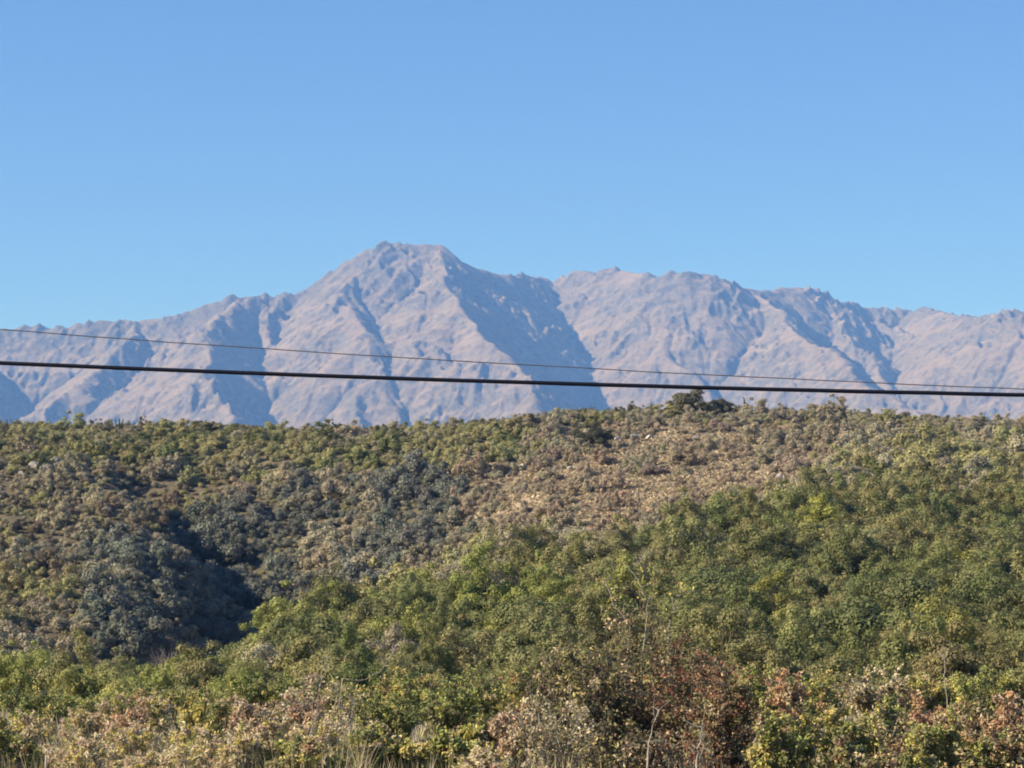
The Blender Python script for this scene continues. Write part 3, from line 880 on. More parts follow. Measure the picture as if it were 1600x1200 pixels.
# ------------------------------------------------------------------ roadside bushes close to the camera
def fg_bush(seed, W, H, stems, twigs, leaves, size, palette, lean=0.0, droop=0.0, aspect=2.0, leafy=0.35):
    """Branching stems with twigs and leaves set along the twigs; returns (foliage mesh, stem mesh)."""
    rng = np.random.default_rng(seed)
    tubes, P, N, K = [], [], [], []
    for s in range(stems):
        a = rng.uniform(0, 2 * math.pi); q = math.sqrt(rng.uniform(0.02, 1))
        base = np.array([rng.normal() * 0.06 * W, rng.normal() * 0.06 * W, -0.05])
        end = np.array([q * math.cos(a) * W * 0.5 + lean, q * math.sin(a) * W * 0.5, H * (1 - 0.5 * q * q) * rng.uniform(0.8, 1.0)])
        st = limb(base, end, rng, 0.16, 7)
        tubes.append(tube(st, 0.010 + 0.006 * rng.random(), 0.004, 5))
        for t in range(twigs):
            u = rng.uniform(0.25, 1.0)
            o = st[0] + (st[-1] - st[0]) * 0
            i = min(int(u * 6), 5); fr = u * 6 - i
            o = st[i] * (1 - fr) + st[i + 1] * fr
            d = rng.normal(size=3); d[2] = abs(d[2]) * 0.7 + 0.15 - droop
            d /= np.linalg.norm(d)
            L = rng.uniform(0.10, 0.30) * max(W, H) * 0.62
            tw = limb(o, o + d * L, rng, 0.15, 4)
            tubes.append(tube(tw, 0.0045, 0.002, 3))
            n = rng.poisson(leaves)
            if n == 0:
                continue
            uu = rng.uniform(leafy, 1.05, n) * 2.999
            ii = np.minimum(uu.astype(int), 2); ff = (uu - ii)[:, None]
            p = tw[ii] * (1 - ff) + tw[ii + 1] * ff + rng.normal(size=(n, 3)) * size * 1.0
            P.append(p); K.append(np.full(n, rng.integers(1 << 30)))
            nn = rng.normal(size=(n, 3)) * 0.8 + np.array([-0.35, -0.35, 0.6]); N.append(nn / np.linalg.norm(nn, axis=1)[:, None])
    P, N, K = np.concatenate(P), np.concatenate(N), np.concatenate(K)
    keep = P[:, 2] > 0.0
    P, N, K = P[keep], N[keep], K[keep]
    v, f = leaf_quads(P, N, size * rng.uniform(0.6, 1.4, len(P)), rng, aspect, 0.35)
    cols = np.array([c for c, w in palette]); wts = np.array([w for c, w in palette], float); wts /= wts.sum()
    own = rng.choice(len(cols), size=len(P), p=wts)
    twig_pick = np.searchsorted(np.cumsum(wts), (K % 9973) / 9973.0).clip(0, len(cols) - 1)
    pick = np.where(rng.random(len(P)) < 0.75, twig_pick, own)
    t = cols[pick] * rng.normal(1, 0.13, (len(P), 1)).clip(0.5, 1.5) * rng.normal(1, 0.05, (len(P), 3))
    fol = mesh_np('foliage', v, f, [LEAF], tint=np.repeat(t.clip(0.01, 0.7), 4, axis=0))
    v, f = join(tubes)
    return fol, v, f

YEL, LIME, OLV, GRN, TAN, PINK, ORG, RED, BRN, STRAW = (0.52, 0.42, 0.12), (0.33, 0.33, 0.09), (0.21, 0.19, 0.080), (0.14, 0.165, 0.055), (0.50, 0.39, 0.23), (0.48, 0.33, 0.235), (0.42, 0.25, 0.13), (0.24, 0.10, 0.060), (0.15, 0.095, 0.058), (0.62, 0.52, 0.34)
PAL = {
    'leafy': [(LIME, 4), (OLV, 3), (YEL, 2), (GRN, 2), (ORG, .6), (TAN, 1)],
    'dry': [(TAN, 4), (PINK, 1.8), (YEL, 2.4), (STRAW, 4), (LIME, 1.4), (OLV, .5)],
    'pink': [(PINK, 5), (TAN, 3), (ORG, 1.2), (STRAW, 1.5), (BRN, 1)],
    'orange': [(ORG, 5), (PINK, 3), (TAN, 2), (RED, 1)],
    'dark': [((0.12, 0.105, 0.05), 4), ((0.10, 0.07, 0.045), 3), (TAN, 1.6), (YEL, .5), (OLV, 2)],  # darkened leaf tones stand in for the shade inside the big bush
    'brown': [(OLV, 4), (BRN, 2.5), (TAN, 1.6), (YEL, .6), (ORG, .6), (GRN, 1.5)],
    'red': [(RED, 2), (BRN, 4), (ORG, 1.6), (TAN, 1.2), (OLV, 2)],
    'green': [(GRN, 5), (LIME, 3), (OLV, 3), (YEL, .5)],
    'yellow': [(YEL, 5), (LIME, 3), (TAN, 1)],
    'grey': [(TAN, 2), (STRAW, 2), (OLV, 3), (BRN, 1)],
}
FG_CACHE = {}
def fg_place(px, top, Y, wpx, pal, label, name='roadside_bush', stems=16, twigs=13, leaves=42, size=0.025, lean=0.0, leafy=0.3, seed=None, pale=False, group=None, aspect=2.0, droop=0.0, category='bush'):
    c = at(px, 1000, Y)
    gz = float(hill_z(c.x, Y))
    H = EYE.z + (1000 - top) / FPX * Y - gz
    W = wpx / FPX * Y
    if pal == 'dry':
        twigs, leaves, size, aspect = twigs + 9, int(leaves * 0.56), size * 0.78, 3.2
    size *= 0.86
    sd = int(seed if seed is not None else px * 7 + top)
    fol, v, f = fg_bush(sd, W, max(H, 0.35), stems, twigs, leaves, size, PAL[pal], lean=lean, leafy=leafy, aspect=aspect, droop=droop)
    stem = mesh_np('stem', v, f, [PALE_BARK if pale else BARK], smooth=True)
    root = link(name, None, loc=(c.x, Y, gz), label=label, category=category)
    root.empty_display_size = 0.3
    if group:
        root['group'] = group
    fo = link('foliage', fol, root); fo.color = (1, 1, 1, 1)
    link('stem', stem, root)
    return root

# left corner
fg_place(5, 1092, 30, 130, 'leafy', 'yellow-green bush with orange leaf tips in the bottom left corner', size=0.032, stems=18)
fg_place(-45, 1080, 32, 120, 'leafy', 'yellow-green bush cut by the left edge of the picture', size=0.032)
# long dry thicket on the left
fg_place(110, 1125, 31, 130, 'dry', 'straw-coloured dry bush beside the yellow-green corner bush', leaves=54, size=0.024, pale=True)
fg_place(190, 1048, 33, 52, 'orange', 'tall narrow shrub with orange-pink dry leaves rising from the dry thicket', stems=7, twigs=12, leaves=36, size=0.025)
fg_place(200, 1120, 29.5, 150, 'dry', 'pale dry bush at the foot of the tall orange shrub', leaves=54, size=0.024, pale=True)
fg_place(300, 1098, 32, 90, 'yellow', 'small bush with bright yellow leaves in the dry thicket', leaves=42, size=0.025)
fg_place(310, 1125, 29, 160, 'dry', 'wide straw and pink bush in front of the yellow one', leaves=54, size=0.024, pale=True)
fg_place(385, 1072, 32, 100, 'pink', 'pinkish brown dry bush with clustered curled leaves', leaves=40, size=0.025)
fg_place(420, 1105, 29.5, 150, 'dry', 'dry tan bush below the pinkish one', leaves=54, size=0.024)
fg_place(482, 1046, 33, 90, 'pink', 'tall pinkish dry shrub left of the arching twig', stems=9, twigs=12, leaves=34, size=0.025, pale=True)
fg_place(530, 1040, 34, 100, 'grey', 'thin pale shrub with bare twigs beside the tall pinkish one', stems=10, twigs=12, leaves=12, size=0.023, pale=True)
fg_place(520, 1110, 29.5, 150, 'dry', 'dry yellowish bush under the thin pale shrub', leaves=42, size=0.024)
fg_place(590, 1130, 30, 130, 'leafy', 'mixed yellow and green leafy bush left of the middle', size=0.031)
fg_place(60, 1105, 36, 130, 'dry', 'dry yellowish bush behind the corner bush', leaves=52, size=0.026)
fg_place(140, 1095, 37, 140, 'dry', 'tan bush behind the straw-coloured one', leaves=52, size=0.026, pale=True)
fg_place(240, 1085, 37, 140, 'dry', 'tan bush between the tall orange shrub and the yellow one', leaves=52, size=0.026)
fg_place(340, 1085, 38, 130, 'leafy', 'yellowing bush behind the pinkish brown one', leaves=40, size=0.028)
fg_place(440, 1075, 38, 130, 'dry', 'tan bush between the two tall pinkish shrubs', leaves=52, size=0.026)
fg_place(150, 1150, 28, 150, 'dry', 'low straw bush at the bottom edge on the left', leaves=54, size=0.024)
fg_place(250, 1150, 27.5, 150, 'dry', 'low straw and yellow bush at the bottom below the tall orange shrub', leaves=54, size=0.024)
fg_place(370, 1150, 27.5, 150, 'dry', 'low pink and straw bush at the bottom edge', leaves=54, size=0.024)
fg_place(470, 1150, 27.5, 140, 'leafy', 'low yellow-green bush at the bottom edge beside the pale stick', leaves=52, size=0.026)
# middle
fg_place(610, 1075, 40, 150, 'green', 'dark green bush behind the mixed leafy ones', size=0.030, leaves=34)
fg_place(700, 1060, 44, 170, 'green', 'fresh green rounded bush in the middle behind the yellowing leaves', size=0.031, leaves=34)
fg_place(680, 1135, 30, 140, 'leafy', 'yellowing leafy bush at the bottom middle', size=0.032)
fg_place(745, 1120, 31, 110, 'leafy', 'olive leafy bush left of the pink dry shrub', size=0.031)
fg_place(800, 1085, 31, 110, 'pink', 'pink-brown dry shrub leaning against the big brown bush', leaves=40, size=0.025)
fg_place(770, 1160, 28, 120, 'dry', 'low yellowish dry bush below the pink-brown shrub', size=0.025)
# the big brown bush
fg_place(900, 985, 33, 190, 'dark', 'big olive-brown bush with dark gaps left of the red-brown one', stems=24, twigs=15, leaves=28, size=0.032, leafy=0.45)
fg_place(985, 940, 34, 220, 'dark', 'tallest bush of the roadside with sparse olive leaves and dark inside', stems=32, twigs=16, leaves=15, size=0.034, leafy=0.55)
fg_place(870, 1060, 30.5, 150, 'grey', 'grey twiggy bush with small tan leaves before the big brown one', stems=22, twigs=16, leaves=11, size=0.023, pale=True)
fg_place(1075, 985, 33, 190, 'red', 'red-brown bush with dry leaves right of the tallest bush', stems=22, twigs=14, leaves=17, size=0.032)
fg_place(1135, 1040, 31.5, 140, 'red', 'dark red leafy bush beside the orange shrub', stems=18, twigs=13, leaves=28, size=0.031)
fg_place(960, 1110, 28.5, 150, 'dark', 'olive-brown low bush in front of the tallest bush', stems=16, leaves=15, size=0.030)
fg_place(1060, 1125, 28.5, 150, 'red', 'low brown bush with bare crossing stems', stems=18, twigs=12, leaves=10, size=0.025, pale=True)
# right
fg_place(1222, 1045, 34, 110, 'orange', 'orange leaved shrub right of the dark red bush', stems=12, leaves=40, size=0.030)
fg_place(1215, 1110, 30, 100, 'leafy', 'lime green small bush below the orange shrub', stems=12, size=0.031)
fg_place(1290, 1085, 32, 130, 'leafy', 'olive and yellow bush right of the orange shrub', size=0.031)
fg_place(1355, 1078, 36, 140, 'leafy', 'yellow-green bush behind the dark hollow', size=0.031)
fg_place(1330, 1140, 29.5, 130, 'brown', 'brownish bush at the bottom below the olive and yellow one', leaves=28, size=0.031)
fg_place(1400, 1105, 31, 130, 'brown', 'dark hollow bush with few leaves at the bottom right', stems=14, leaves=13, size=0.032)
fg_place(1440, 1075, 37, 130, 'orange', 'rusty low bush behind the dark hollow bush', stems=12, leaves=28, size=0.030)
fg_place(1470, 1110, 30, 130, 'leafy', 'yellowish leafy bush right of the dark hollow one', size=0.031)
fg_place(1520, 1080, 34, 130, 'brown', 'olive-brown bush left of the red sprig', leaves=34, size=0.031)
fg_place(1572, 1066, 33, 60, 'orange', 'small shrub with salmon red leaves near the right edge', stems=7, leaves=34, size=0.030)
fg_place(1560, 1120, 30, 140, 'brown', 'brown and orange bush in the bottom right corner', leaves=36, size=0.031)
fg_place(1640, 1085, 32, 130, 'leafy', 'leafy bush cut by the right edge of the picture', size=0.031)
for px, top, Y, w, pal, lab in [(60, 1085, 48, 170, 'green', 'green bush behind the corner bush'), (150, 1090, 52, 170, 'green', 'green bush left of the tall orange shrub'), (250, 1078, 54, 180, 'leafy', 'yellow-green bush right of the tall orange shrub'),
                               (340, 1070, 56, 170, 'green', 'fresh green bush behind the small yellow bush'), (440, 1060, 56, 170, 'green', 'green bush behind the two tall pinkish shrubs'), (540, 1068, 52, 150, 'leafy', 'yellow-green bush under the arching twig'),
                               (640, 1045, 58, 150, 'leafy', 'yellow-green bush right of the arching twig'), (760, 1045, 56, 160, 'green', 'green bush behind the pink-brown dry shrub'), (840, 1035, 54, 150, 'leafy', 'yellow-green bush at the left foot of the big brown bush'),
                               (1180, 1032, 54, 160, 'leafy', 'yellow-green bush behind the dark red bush'), (1270, 1045, 52, 160, 'leafy', 'yellow-green bush behind the orange shrub'), (1360, 1045, 54, 170, 'grey', 'greyish bush behind the dark hollow bush'),
                               (1450, 1042, 55, 160, 'leafy', 'yellow-green bush below the pale forked twig'), (1540, 1045, 54, 160, 'green', 'green bush left behind the salmon red shrub'), (1620, 1048, 54, 150, 'leafy', 'yellow-green bush behind the right corner'),
                               (-40, 1080, 50, 150, 'green', 'green bush cut by the left edge behind the corner bush')]:
    fg_place(px, top, Y, w, pal, lab, name='verge_bush', stems=20, twigs=13, leaves=38, size=0.036, group='bushes just behind the roadside thicket')

# bare and leafy shoots that stand out of the thicket
def shoot(px0, py0, px1, py1, Y, leaves, pal, label, r=0.010, name='leafy_shoot', bend=0.1, seed=1):
    rng = np.random.default_rng(seed)
    a, b = at(px0, py0, Y), at(px1, py1, Y)
    g = float(hill_z(a.x, Y))
    st = limb(np.array([a.x, Y, a.z]), np.array([b.x, Y + 0.1, b.z]), rng, bend, 9)
    low = np.array([a.x + (a.x - b.x) * 0.2, Y, g - 0.05])
    st = np.concatenate([limb(low, st[0], rng, 0.05, 4)[:-1], st])
    st[:, 0] -= a.x; st[:, 1] -= Y; st[:, 2] -= g
    tb = [tube(st, r, r * 0.35, 6)]
    P, N = [], []
    for k in range(10):
        o = st[rng.integers(5, len(st))]
        d = rng.normal(size=3); d[2] = abs(d[2]); d /= np.linalg.norm(d)
        tw = limb(o, o + d * rng.uniform(.08, .28), rng, 0.15, 4); tb.append(tube(tw, 0.004, 0.002, 4))
        for _ in range(leaves):
            P.append(tw[rng.integers(1, 4)] + rng.normal(size=3) * 0.03); n = rng.normal(size=3) + np.array([0, -.3, .5]); N.append(n / np.linalg.norm(n))
    v, f = join(tb)
    root = link(name, mesh_np(name, v, f, [PALE_BARK], smooth=True), loc=(a.x, Y, g), label=label, category='shoot')
    if P:
        v, f = leaf_quads(np.array(P), np.array(N), 0.032 * rng.uniform(.6, 1.4, len(P)), rng, 1.9, .3)
        cols = np.array([c for c, w in PAL[pal]])[rng.integers(0, len(PAL[pal]), len(P))]
        fo = link('foliage', mesh_np('foliage', v, f, [LEAF], tint=np.repeat(cols, 4, axis=0)), root); fo.color = (1, 1, 1, 1)
shoot(1012, 960, 972, 878, 34, 7, 'green', 'leafy pale shoot standing highest above the tallest bush', seed=3)
shoot(1045, 985, 1068, 920, 34, 6, 'green', 'short leafy shoot right of the highest one', seed=4)
shoot(985, 980, 945, 905, 34.4, 7, 'leafy', 'slanting leafy shoot on the left shoulder of the tallest bush', seed=5)
shoot(535, 1060, 615, 1015, 33.5, 0, 'dry', 'thin bare twig arching right over the dry thicket', r=0.008, name='bare_twig', bend=0.16, seed=6)
shoot(500, 1070, 512, 1030, 33.5, 0, 'dry', 'short bare twig beside the tall pinkish shrub', r=0.008, name='bare_twig', seed=7)
shoot(480, 1190, 492, 1120, 28.5, 0, 'dry', 'pale stick standing in the dry thicket', r=0.014, name='bare_twig', bend=0.04, seed=8)
shoot(72, 1180, 90, 1160, 28.5, 0, 'dry', 'pale bent twig beside the corner bush', r=0.012, name='bare_twig', seed=9)
shoot(1012, 1195, 1030, 1110, 27.5, 0, 'dry', 'pale stem rising in front of the red-brown bush', r=0.014, name='bare_twig', seed=10)
shoot(1088, 1195, 1100, 1130, 27.5, 0, 'dry', 'second pale stem in front of the red-brown bush', r=0.013, name='bare_twig', seed=12)
shoot(1475, 1055, 1470, 1020, 45, 0, 'dry', 'pale forked twig above the yellow-green bushes on the right', r=0.012, name='bare_twig', seed=13)

# dry grass under and between the bushes
def grass_mass():
    rng = np.random.default_rng(77)
    n = 24000
    Y = rng.uniform(24, 66, n); X = rng.uniform(-0.24, 0.24, n) * Y
    tall = np.arange(n) > 20000                                # long dry stalks through the thicket on the left
    Y[tall] = rng.uniform(26.5, 36, tall.sum()); X[tall] = rng.uniform(-0.20, -0.055, tall.sum()) * Y[tall]
    Z = hill_z(X, Y)
    h = np.where(tall, rng.uniform(.35, .75, n), rng.uniform(.15, .5, n)); a = rng.uniform(0, 6.28, n)
    ln = rng.normal(0, .25, (n, 2)) * h[:, None]
    w = np.where(tall, 0.0035, 0.006) + 0.003 * rng.random(n)
    v = np.empty((n, 3, 3))
    v[:, 0] = np.stack([X - np.cos(a) * w, Y - np.sin(a) * w, Z - 0.02], 1)
    v[:, 1] = np.stack([X + np.cos(a) * w, Y + np.sin(a) * w, Z - 0.02], 1)
    v[:, 2] = np.stack([X + ln[:, 0], Y + ln[:, 1], Z + h], 1)
    c = np.array([STRAW, TAN, LIME, OLV])[rng.choice(4, n, p=[.35, .35, .15, .15])] * rng.normal(1, .15, (n, 1)).clip(.5, 1.5)
    o = link('verge_grass', mesh_np('verge_grass', v.reshape(-1, 3), np.arange(3 * n).reshape(-1, 3), [LEAF], tint=np.repeat(c, 3, axis=0)), kind='stuff', label='dry straw grass between the roadside bushes', category='grass')
    o.color = (1, 1, 1, 1)
grass_mass()

# dry grass of the tan opening
def hill_grass():
    rng = np.random.default_rng(78)
    n = 120000
    Y = rng.uniform(255, 450, n); X = rng.uniform(-0.08, 0.13, n) * Y
    Z = hill_z(X, Y); px, py = pix(X, Y, Z)
    b = brown_patch(px, py)
    ok = rng.random(n) < b * 1.2
    X, Y, Z = X[ok], Y[ok], Z[ok]; n = len(X)
    h = rng.uniform(.12, .38, n); a = rng.uniform(0, 3.14, n); w = rng.uniform(.15, .4, n)
    ln = rng.normal(0, .3, (n, 2))
    v = np.empty((n, 3, 3))
    v[:, 0] = np.stack([X - np.cos(a) * w, Y - np.sin(a) * w, Z - 0.05], 1)
    v[:, 1] = np.stack([X + np.cos(a) * w, Y + np.sin(a) * w, Z - 0.05], 1)
    v[:, 2] = np.stack([X + ln[:, 0], Y + ln[:, 1], Z + h], 1)
    pal = np.array([(0.46, 0.38, 0.23), (0.39, 0.31, 0.19), (0.31, 0.26, 0.165), (0.42, 0.31, 0.21)])
    c = pal[rng.integers(0, 4, n)] * rng.normal(1, .15, (n, 1)).clip(.5, 1.5)
    o = link('hill_grass', mesh_np('hill_grass', v.reshape(-1, 3), np.arange(3 * n).reshape(-1, 3), [LEAF], tint=np.repeat(c, 3, axis=0)), kind='stuff', label='tall tan grass on the dry opening of the hill', category='grass')
    o.color = (1, 1, 1, 1)
hill_grass()

# ------------------------------------------------------------------ single things on the hill
import bmesh
def rock_mat(name, c0, c1):
    m, n, l, b = new_mat(name)
    tc = n.new('ShaderNodeTexCoord')
    q = n.new('ShaderNodeTexNoise'); q.inputs['Scale'].default_value = 3.5; q.inputs['Detail'].default_value = 8; q.inputs['Roughness'].default_value = 0.7
    l.new(tc.outputs['Object'], q.inputs['Vector'])
    r = n.new('ShaderNodeValToRGB'); r.color_ramp.elements[0].color = c0 + (1,); r.color_ramp.elements[1].color = c1 + (1,)
    r.color_ramp.elements[0].position = .35; r.color_ramp.elements[1].position = .65
    l.new(q.outputs['Fac'], r.inputs['Fac']); l.new(r.outputs['Color'], b.inputs['Base Color'])
    bp = n.new('ShaderNodeBump'); bp.inputs['Strength'].default_value = .7; bp.inputs['Distance'].default_value = .1
    l.new(q.outputs['Fac'], bp.inputs['Height']); l.new(bp.outputs['Normal'], b.inputs['Normal'])
    return m
ROCK_GREY = rock_mat('grey_rock', (0.16, 0.15, 0.135), (0.34, 0.31, 0.28))
ROCK_PALE = rock_mat('pale_rock', (0.38, 0.36, 0.33), (0.6, 0.57, 0.52))
ROCK_RED = rock_mat('reddish_rock', (0.20, 0.13, 0.095), (0.42, 0.28, 0.20))
def rock_mesh(seed, mat, flat=0.7):
    rng = np.random.default_rng(seed)
    bm = bmesh.new()
    for _ in range(16):
        d = rng.normal(size=3); d /= np.linalg.norm(d)
        d *= 0.5 * rng.uniform(.8, 1.0)
        bm.verts.new((d[0], d[1], d[2] * flat + 0.25))
    bmesh.ops.convex_hull(bm, input=bm.verts)
    bmesh.ops.delete(bm, geom=[v for v in bm.verts if not v.link_faces], context='VERTS')
    bmesh.ops.subdivide_edges(bm, edges=bm.edges[:], cuts=2, use_grid_fill=True)
    for v in bm.verts:
        v.co += Vector(rng.normal(size=3)) * 0.022
    me = bpy.data.meshes.new('rock'); bm.to_mesh(me); bm.free()
    me.materials.append(mat)
    return me
ROCKS = {k: [rock_mesh(900 + 10 * i + j, m) for j in range(4)] for i, (k, m) in enumerate((('grey', ROCK_GREY), ('pale', ROCK_PALE), ('red', ROCK_RED)))}
def depth_at(px, py, y0=200, y1=470):
    """Distance at which the sight line through a pixel meets the hill."""
    ys = np.linspace(y0, y1, 400)
    P = [at(px, py, float(y)) for y in ys]
    dz = np.array([p.z for p in P]) - hill_z(np.array([p.x for p in P]), ys)
    k = np.where(dz < 0)[0]
    return float(ys[k[0]]) if len(k) else float(ys[np.argmin(np.abs(dz))])
def rock(px, py, wpx, kind, label, tall=1.0, group=None, Y=None):
    Y = Y or depth_at(px, py)
    c = at(px, py, Y)
    w = wpx / FPX * Y
    o = link('rock', ROCKS[kind][int(RNG.integers(4))], loc=(c.x, Y, float(hill_z(c.x, Y)) - 0.05 * w + 0.25), rot=(RNG.normal(0, .15), RNG.normal(0, .15), RNG.uniform(0, 6.28)), scale=(w, w * RNG.uniform(.7, 1.), w * tall), label=label, category='rock')
    if group:
        o['group'] = group
for i, (px, py, w, t, lab) in enumerate([(52, 738, 22, 1.3, 'tall upright boulder at the left of the grey outcrop'), (74, 742, 24, 1.2, 'broad boulder second from the left in the grey outcrop'), (92, 730, 26, 1.1, 'largest boulder in the middle of the grey outcrop'),
                                         (108, 738, 18, 1.0, 'small boulder right of the middle in the grey outcrop'), (34, 748, 16, 1.2, 'leftmost low boulder of the grey outcrop'), (64, 722, 20, 1.0, 'top boulder of the grey outcrop')]):
    rock(px, py, w, 'grey', lab, t)
for px, py, w, k, t, lab in [(262, 866, 24, 'pale', .5, 'long pale slab at the upper rim of the shaded gully'), (292, 874, 14, 'pale', .9, 'small whitish rock right of the pale slab'), (256, 935, 13, 'pale', .7, 'pale rock among the round shrubs of the gully'),
                             (215, 950, 12, 'pale', .7, 'small pale rock left in the shaded gully'), (330, 888, 18, 'grey', .5, 'grey slab on the dark side of the gully'), (405, 915, 12, 'pale', .8, 'lone pale rock on the right side of the gully'),
                             (735, 872, 14, 'pale', .9, 'pale rock where the gully meets the brown opening'), (722, 885, 10, 'pale', .8, 'smaller pale rock just below the gully end'), (1216, 752, 18, 'pale', .9, 'pale boulder at the right end of the tan opening'),
                             (1232, 772, 18, 'pale', .7, 'lower pale boulder at the right end of the tan opening'), (1226, 738, 14, 'grey', .8, 'grey boulder on top of the pale pair'), (965, 690, 16, 'pale', .8, 'pale rock left of the crest rocks'),
                             (992, 688, 20, 'grey', .8, 'dark-gapped grey rock below the crest'), (1015, 686, 12, 'pale', .8, 'pale rock right of the grey crest rock'), (1088, 690, 16, 'grey', 1.0, 'grey rock in the shrubs below the crest tree'),
                             (1094, 700, 11, 'pale', .8, 'pale stone under the grey rock below the crest tree'), (705, 745, 18, 'grey', .7, 'grey rock at the left edge of the tan opening'), (815, 732, 14, 'pale', .7, 'pale stone on the upper left of the tan opening'),
                             (1283, 640, 12, 'pale', 1.8, 'whitish upright stone on the skyline right of the crest trees'), (445, 700, 14, 'pale', .5, 'flat pale rock high on the left of the hill'), (890, 735, 12, 'pale', .7, 'small pale stone in the upper middle of the tan opening')]:
    rock(px, py, w, k, lab, t)
for i in range(26):
    px, py = 975 + RNG.normal(0, 34), 808 + RNG.normal(0, 26)
    rock(px, py, RNG.uniform(7, 17), 'red', 'reddish rock in the stony scree low on the tan opening', RNG.uniform(.7, 1.4), 'reddish rocks of the scree')

# crest trees and other shrubs one picks out
def crest_tree(px, py_base, wpx, h, col, label, name='crest_tree', Y=449, m=0):
    c = at(px, py_base, Y)
    w = wpx / FPX * Y
    crown, stem = FARTREE[m]
    root = link(name, None, loc=(c.x, Y, float(hill_z(c.x, Y)) - 0.1), rot=(0, 0, RNG.uniform(0, 6.28)), scale=(w, w, w * h), label=label, category='tree')
    a = link('crown', crown, root); a.color = col
    link('trunk', stem, root)
crest_tree(1075, 655, 84, 0.66, (0.15, 0.14, 0.08, 1), 'larger dark round tree on the hill crest, left of its twin', m=0)
crest_tree(1128, 655, 60, 0.7, (0.16, 0.15, 0.085, 1), 'smaller dark tree on the hill crest, touching the larger one', m=1)
crest_tree(905, 660, 46, 0.55, (0.15, 0.145, 0.075, 1), 'dark low tree on the crest below the great mountain shadow', m=1)
crest_tree(318, 668, 56, 0.55, (0.2, 0.19, 0.09, 1), 'tallest bush tree on the left part of the crest', m=0)
def single(px, py, wpx, col, label, h=0.9, name='round_bush', Y=None, near=False):
    Y = Y or depth_at(px, py)
    c = at(px, py, Y)
    return shrub_near(c.x, Y, wpx / FPX * Y, col, label, None, name, h)
single(930, 700, 74, (0.085, 0.085, 0.045, 1), 'large dark round bush between the crest and the tan opening', .75)
single(415, 1000, 105, (0.23, 0.25, 0.06, 1), 'bright yellow-green bush at the lip of the shaded gully', .8, Y=172)
single(480, 1000, 90, (0.13, 0.145, 0.065, 1), 'grey-green bush right of the bright one at the gully lip', .8, Y=178)
single(1250, 1010, 52, (0.32, 0.30, 0.05, 1), 'small yellow bush on the near slope', 1.0, Y=138)
single(1120, 905, 110, (0.19, 0.18, 0.075, 1), 'spreading olive tree-bush on the near slope with dark shade below', .8, Y=212)
single(1240, 850, 120, (0.17, 0.185, 0.06, 1), 'large green bush at the top of the near slope below the pale boulders', .8, Y=235)
single(1560, 790, 110, (0.09, 0.105, 0.06, 1), 'dark green bush group leader at the right edge of the hill', .7, Y=300)
# round grey-green shrubs that stand out in the gully
for i, (px, py, w, lab) in enumerate([(190, 985, 40, 'lowest round grey shrub in the shaded gully'), (205, 960, 42, 'round grey shrub second from below in the gully'), (250, 915, 34, 'round grey shrub under the pale slab'), (295, 945, 50, 'widest round grey shrub in the middle of the gully'),
                                      (225, 935, 30, 'small round grey shrub left of the middle of the gully'), (165, 965, 36, 'round grey shrub at the left side of the gully')]):
    single(px, py, w, (0.17, 0.175, 0.13, 1), lab, .95, 'gully_round_shrub')

def twig_bush(px, py, Y, W, H, label, n=26, r=0.016, mat=PALE_BARK, name='bare_bush', category='bush', seed=5):
    rng = np.random.default_rng(seed)
    c = at(px, py, Y); g = float(hill_z(c.x, Y))
    tb = []
    for k in range(n):
        a = rng.uniform(0, 6.28); q = math.sqrt(rng.random())
        e = np.array([q * math.cos(a) * W * .5, q * math.sin(a) * W * .5, H * (1 - .3 * q * q) * rng.uniform(.75, 1)])
        st = limb(np.array([0, 0, -.1]), e, rng, .1, 6); tb.append(tube(st, r, r * .4, 4))
        for _ in range(9):
            o = st[rng.integers(2, 6)]; d = rng.normal(size=3) * .5 + (e / np.linalg.norm(e)); d /= np.linalg.norm(d)
            tb.append(tube(limb(o, o + d * rng.uniform(.15, .35) * H, rng, .1, 3), r * .5, r * .25, 3))
    v, f = join(tb)
    link(name, mesh_np(name, v, f, [mat]), loc=(c.x, Y, g), label=label, category=category)
twig_bush(262, 1050, 190, 3.0, 2.5, 'leafless greyish bush in front of the dark gully', 34, 0.02, bark_mat('mauve_bark', (0.16, 0.13, 0.12), (0.28, 0.23, 0.21)))
twig_bush(785, 1060, 118, 2.2, 1.5, 'brown leafless bush among the green ones of the near slope', 30, 0.012, BARK, seed=6)

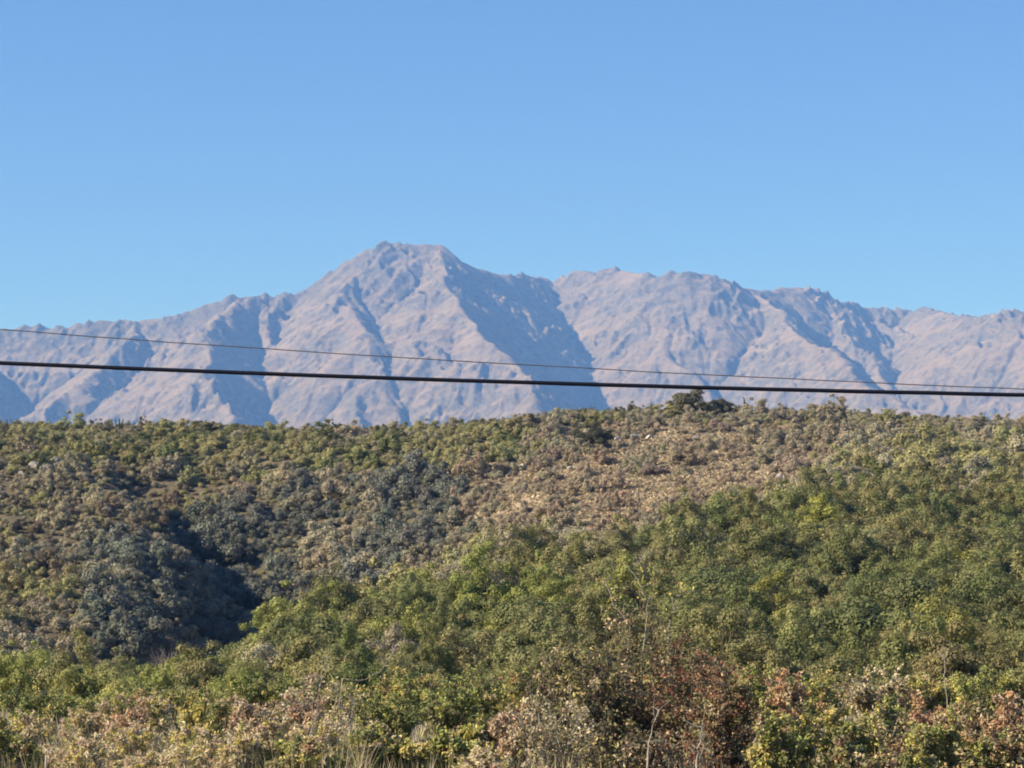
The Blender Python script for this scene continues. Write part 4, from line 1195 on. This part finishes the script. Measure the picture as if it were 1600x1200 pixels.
# candelabra cactus and a dead stem
def cactus(px, py, Y, H):
    c = at(px, py, Y); g = float(hill_z(c.x, Y))
    m, n, l, b = new_mat('cactus_skin')
    tc = n.new('ShaderNodeTexCoord'); q = n.new('ShaderNodeTexNoise'); q.inputs['Scale'].default_value = 4
    l.new(tc.outputs['Object'], q.inputs['Vector'])
    r = n.new('ShaderNodeValToRGB'); r.color_ramp.elements[0].color = (0.05, 0.06, 0.035, 1); r.color_ramp.elements[1].color = (0.10, 0.11, 0.06, 1)
    l.new(q.outputs['Fac'], r.inputs['Fac']); l.new(r.outputs['Color'], b.inputs['Base Color'])
    v, f = tube(np.array([(0, 0, -.2), (0, 0, H * .5), (0.02, 0, H * .95), (0.02, 0, H)]), .16, .10, 9)
    root = link('column_cactus', mesh_np('column_cactus', v, f, [m], smooth=True), loc=(c.x, Y, g), label='dark branching column cactus on the left skyline', category='cactus')
    for s, z0, top in ((-1, .35, .85), (1, .45, .95)):
        p = np.array([(0, 0, z0 * H), (s * .35, 0, z0 * H + .05), (s * .6, 0, z0 * H + .35), (s * .66, 0, top * H)])
        v, f = tube(p, .12, .08, 8)
        link('arm', mesh_np('arm', v, f, [m], smooth=True), root)
cactus(186, 668, 450, 1.9)
def dead_stem(px, py, Y, H, label, mat, r=.07):
    rng = np.random.default_rng(int(px))
    c = at(px, py, Y); g = float(hill_z(c.x, Y))
    st = limb(np.array([0, 0, -.2]), np.array([.2, 0, H]), rng, .05, 6)
    tb = [tube(st, r, r * .4, 6)]
    for k in range(4):
        o = st[3 + k % 3]; tb.append(tube(limb(o, o + np.array([rng.normal() * .4, rng.normal() * .4, .5]), rng, .1, 4), r * .5, r * .2, 4))
    v, f = join(tb)
    link('dead_tree_stem', mesh_np('dead_tree_stem', v, f, [mat], smooth=True), loc=(c.x, Y, g), label=label, category='dead tree')
dead_stem(99, 862, 330, 3.2, 'thin pale dead stem standing on the left spur', PALE_BARK)
dead_stem(1161, 652, 450, 2.6, 'short dark dead trunk on the crest right of the twin trees', BARK, .3)
dead_stem(995, 815, 300, 3.6, 'dark dead trunk above the reddish scree', BARK, .12)
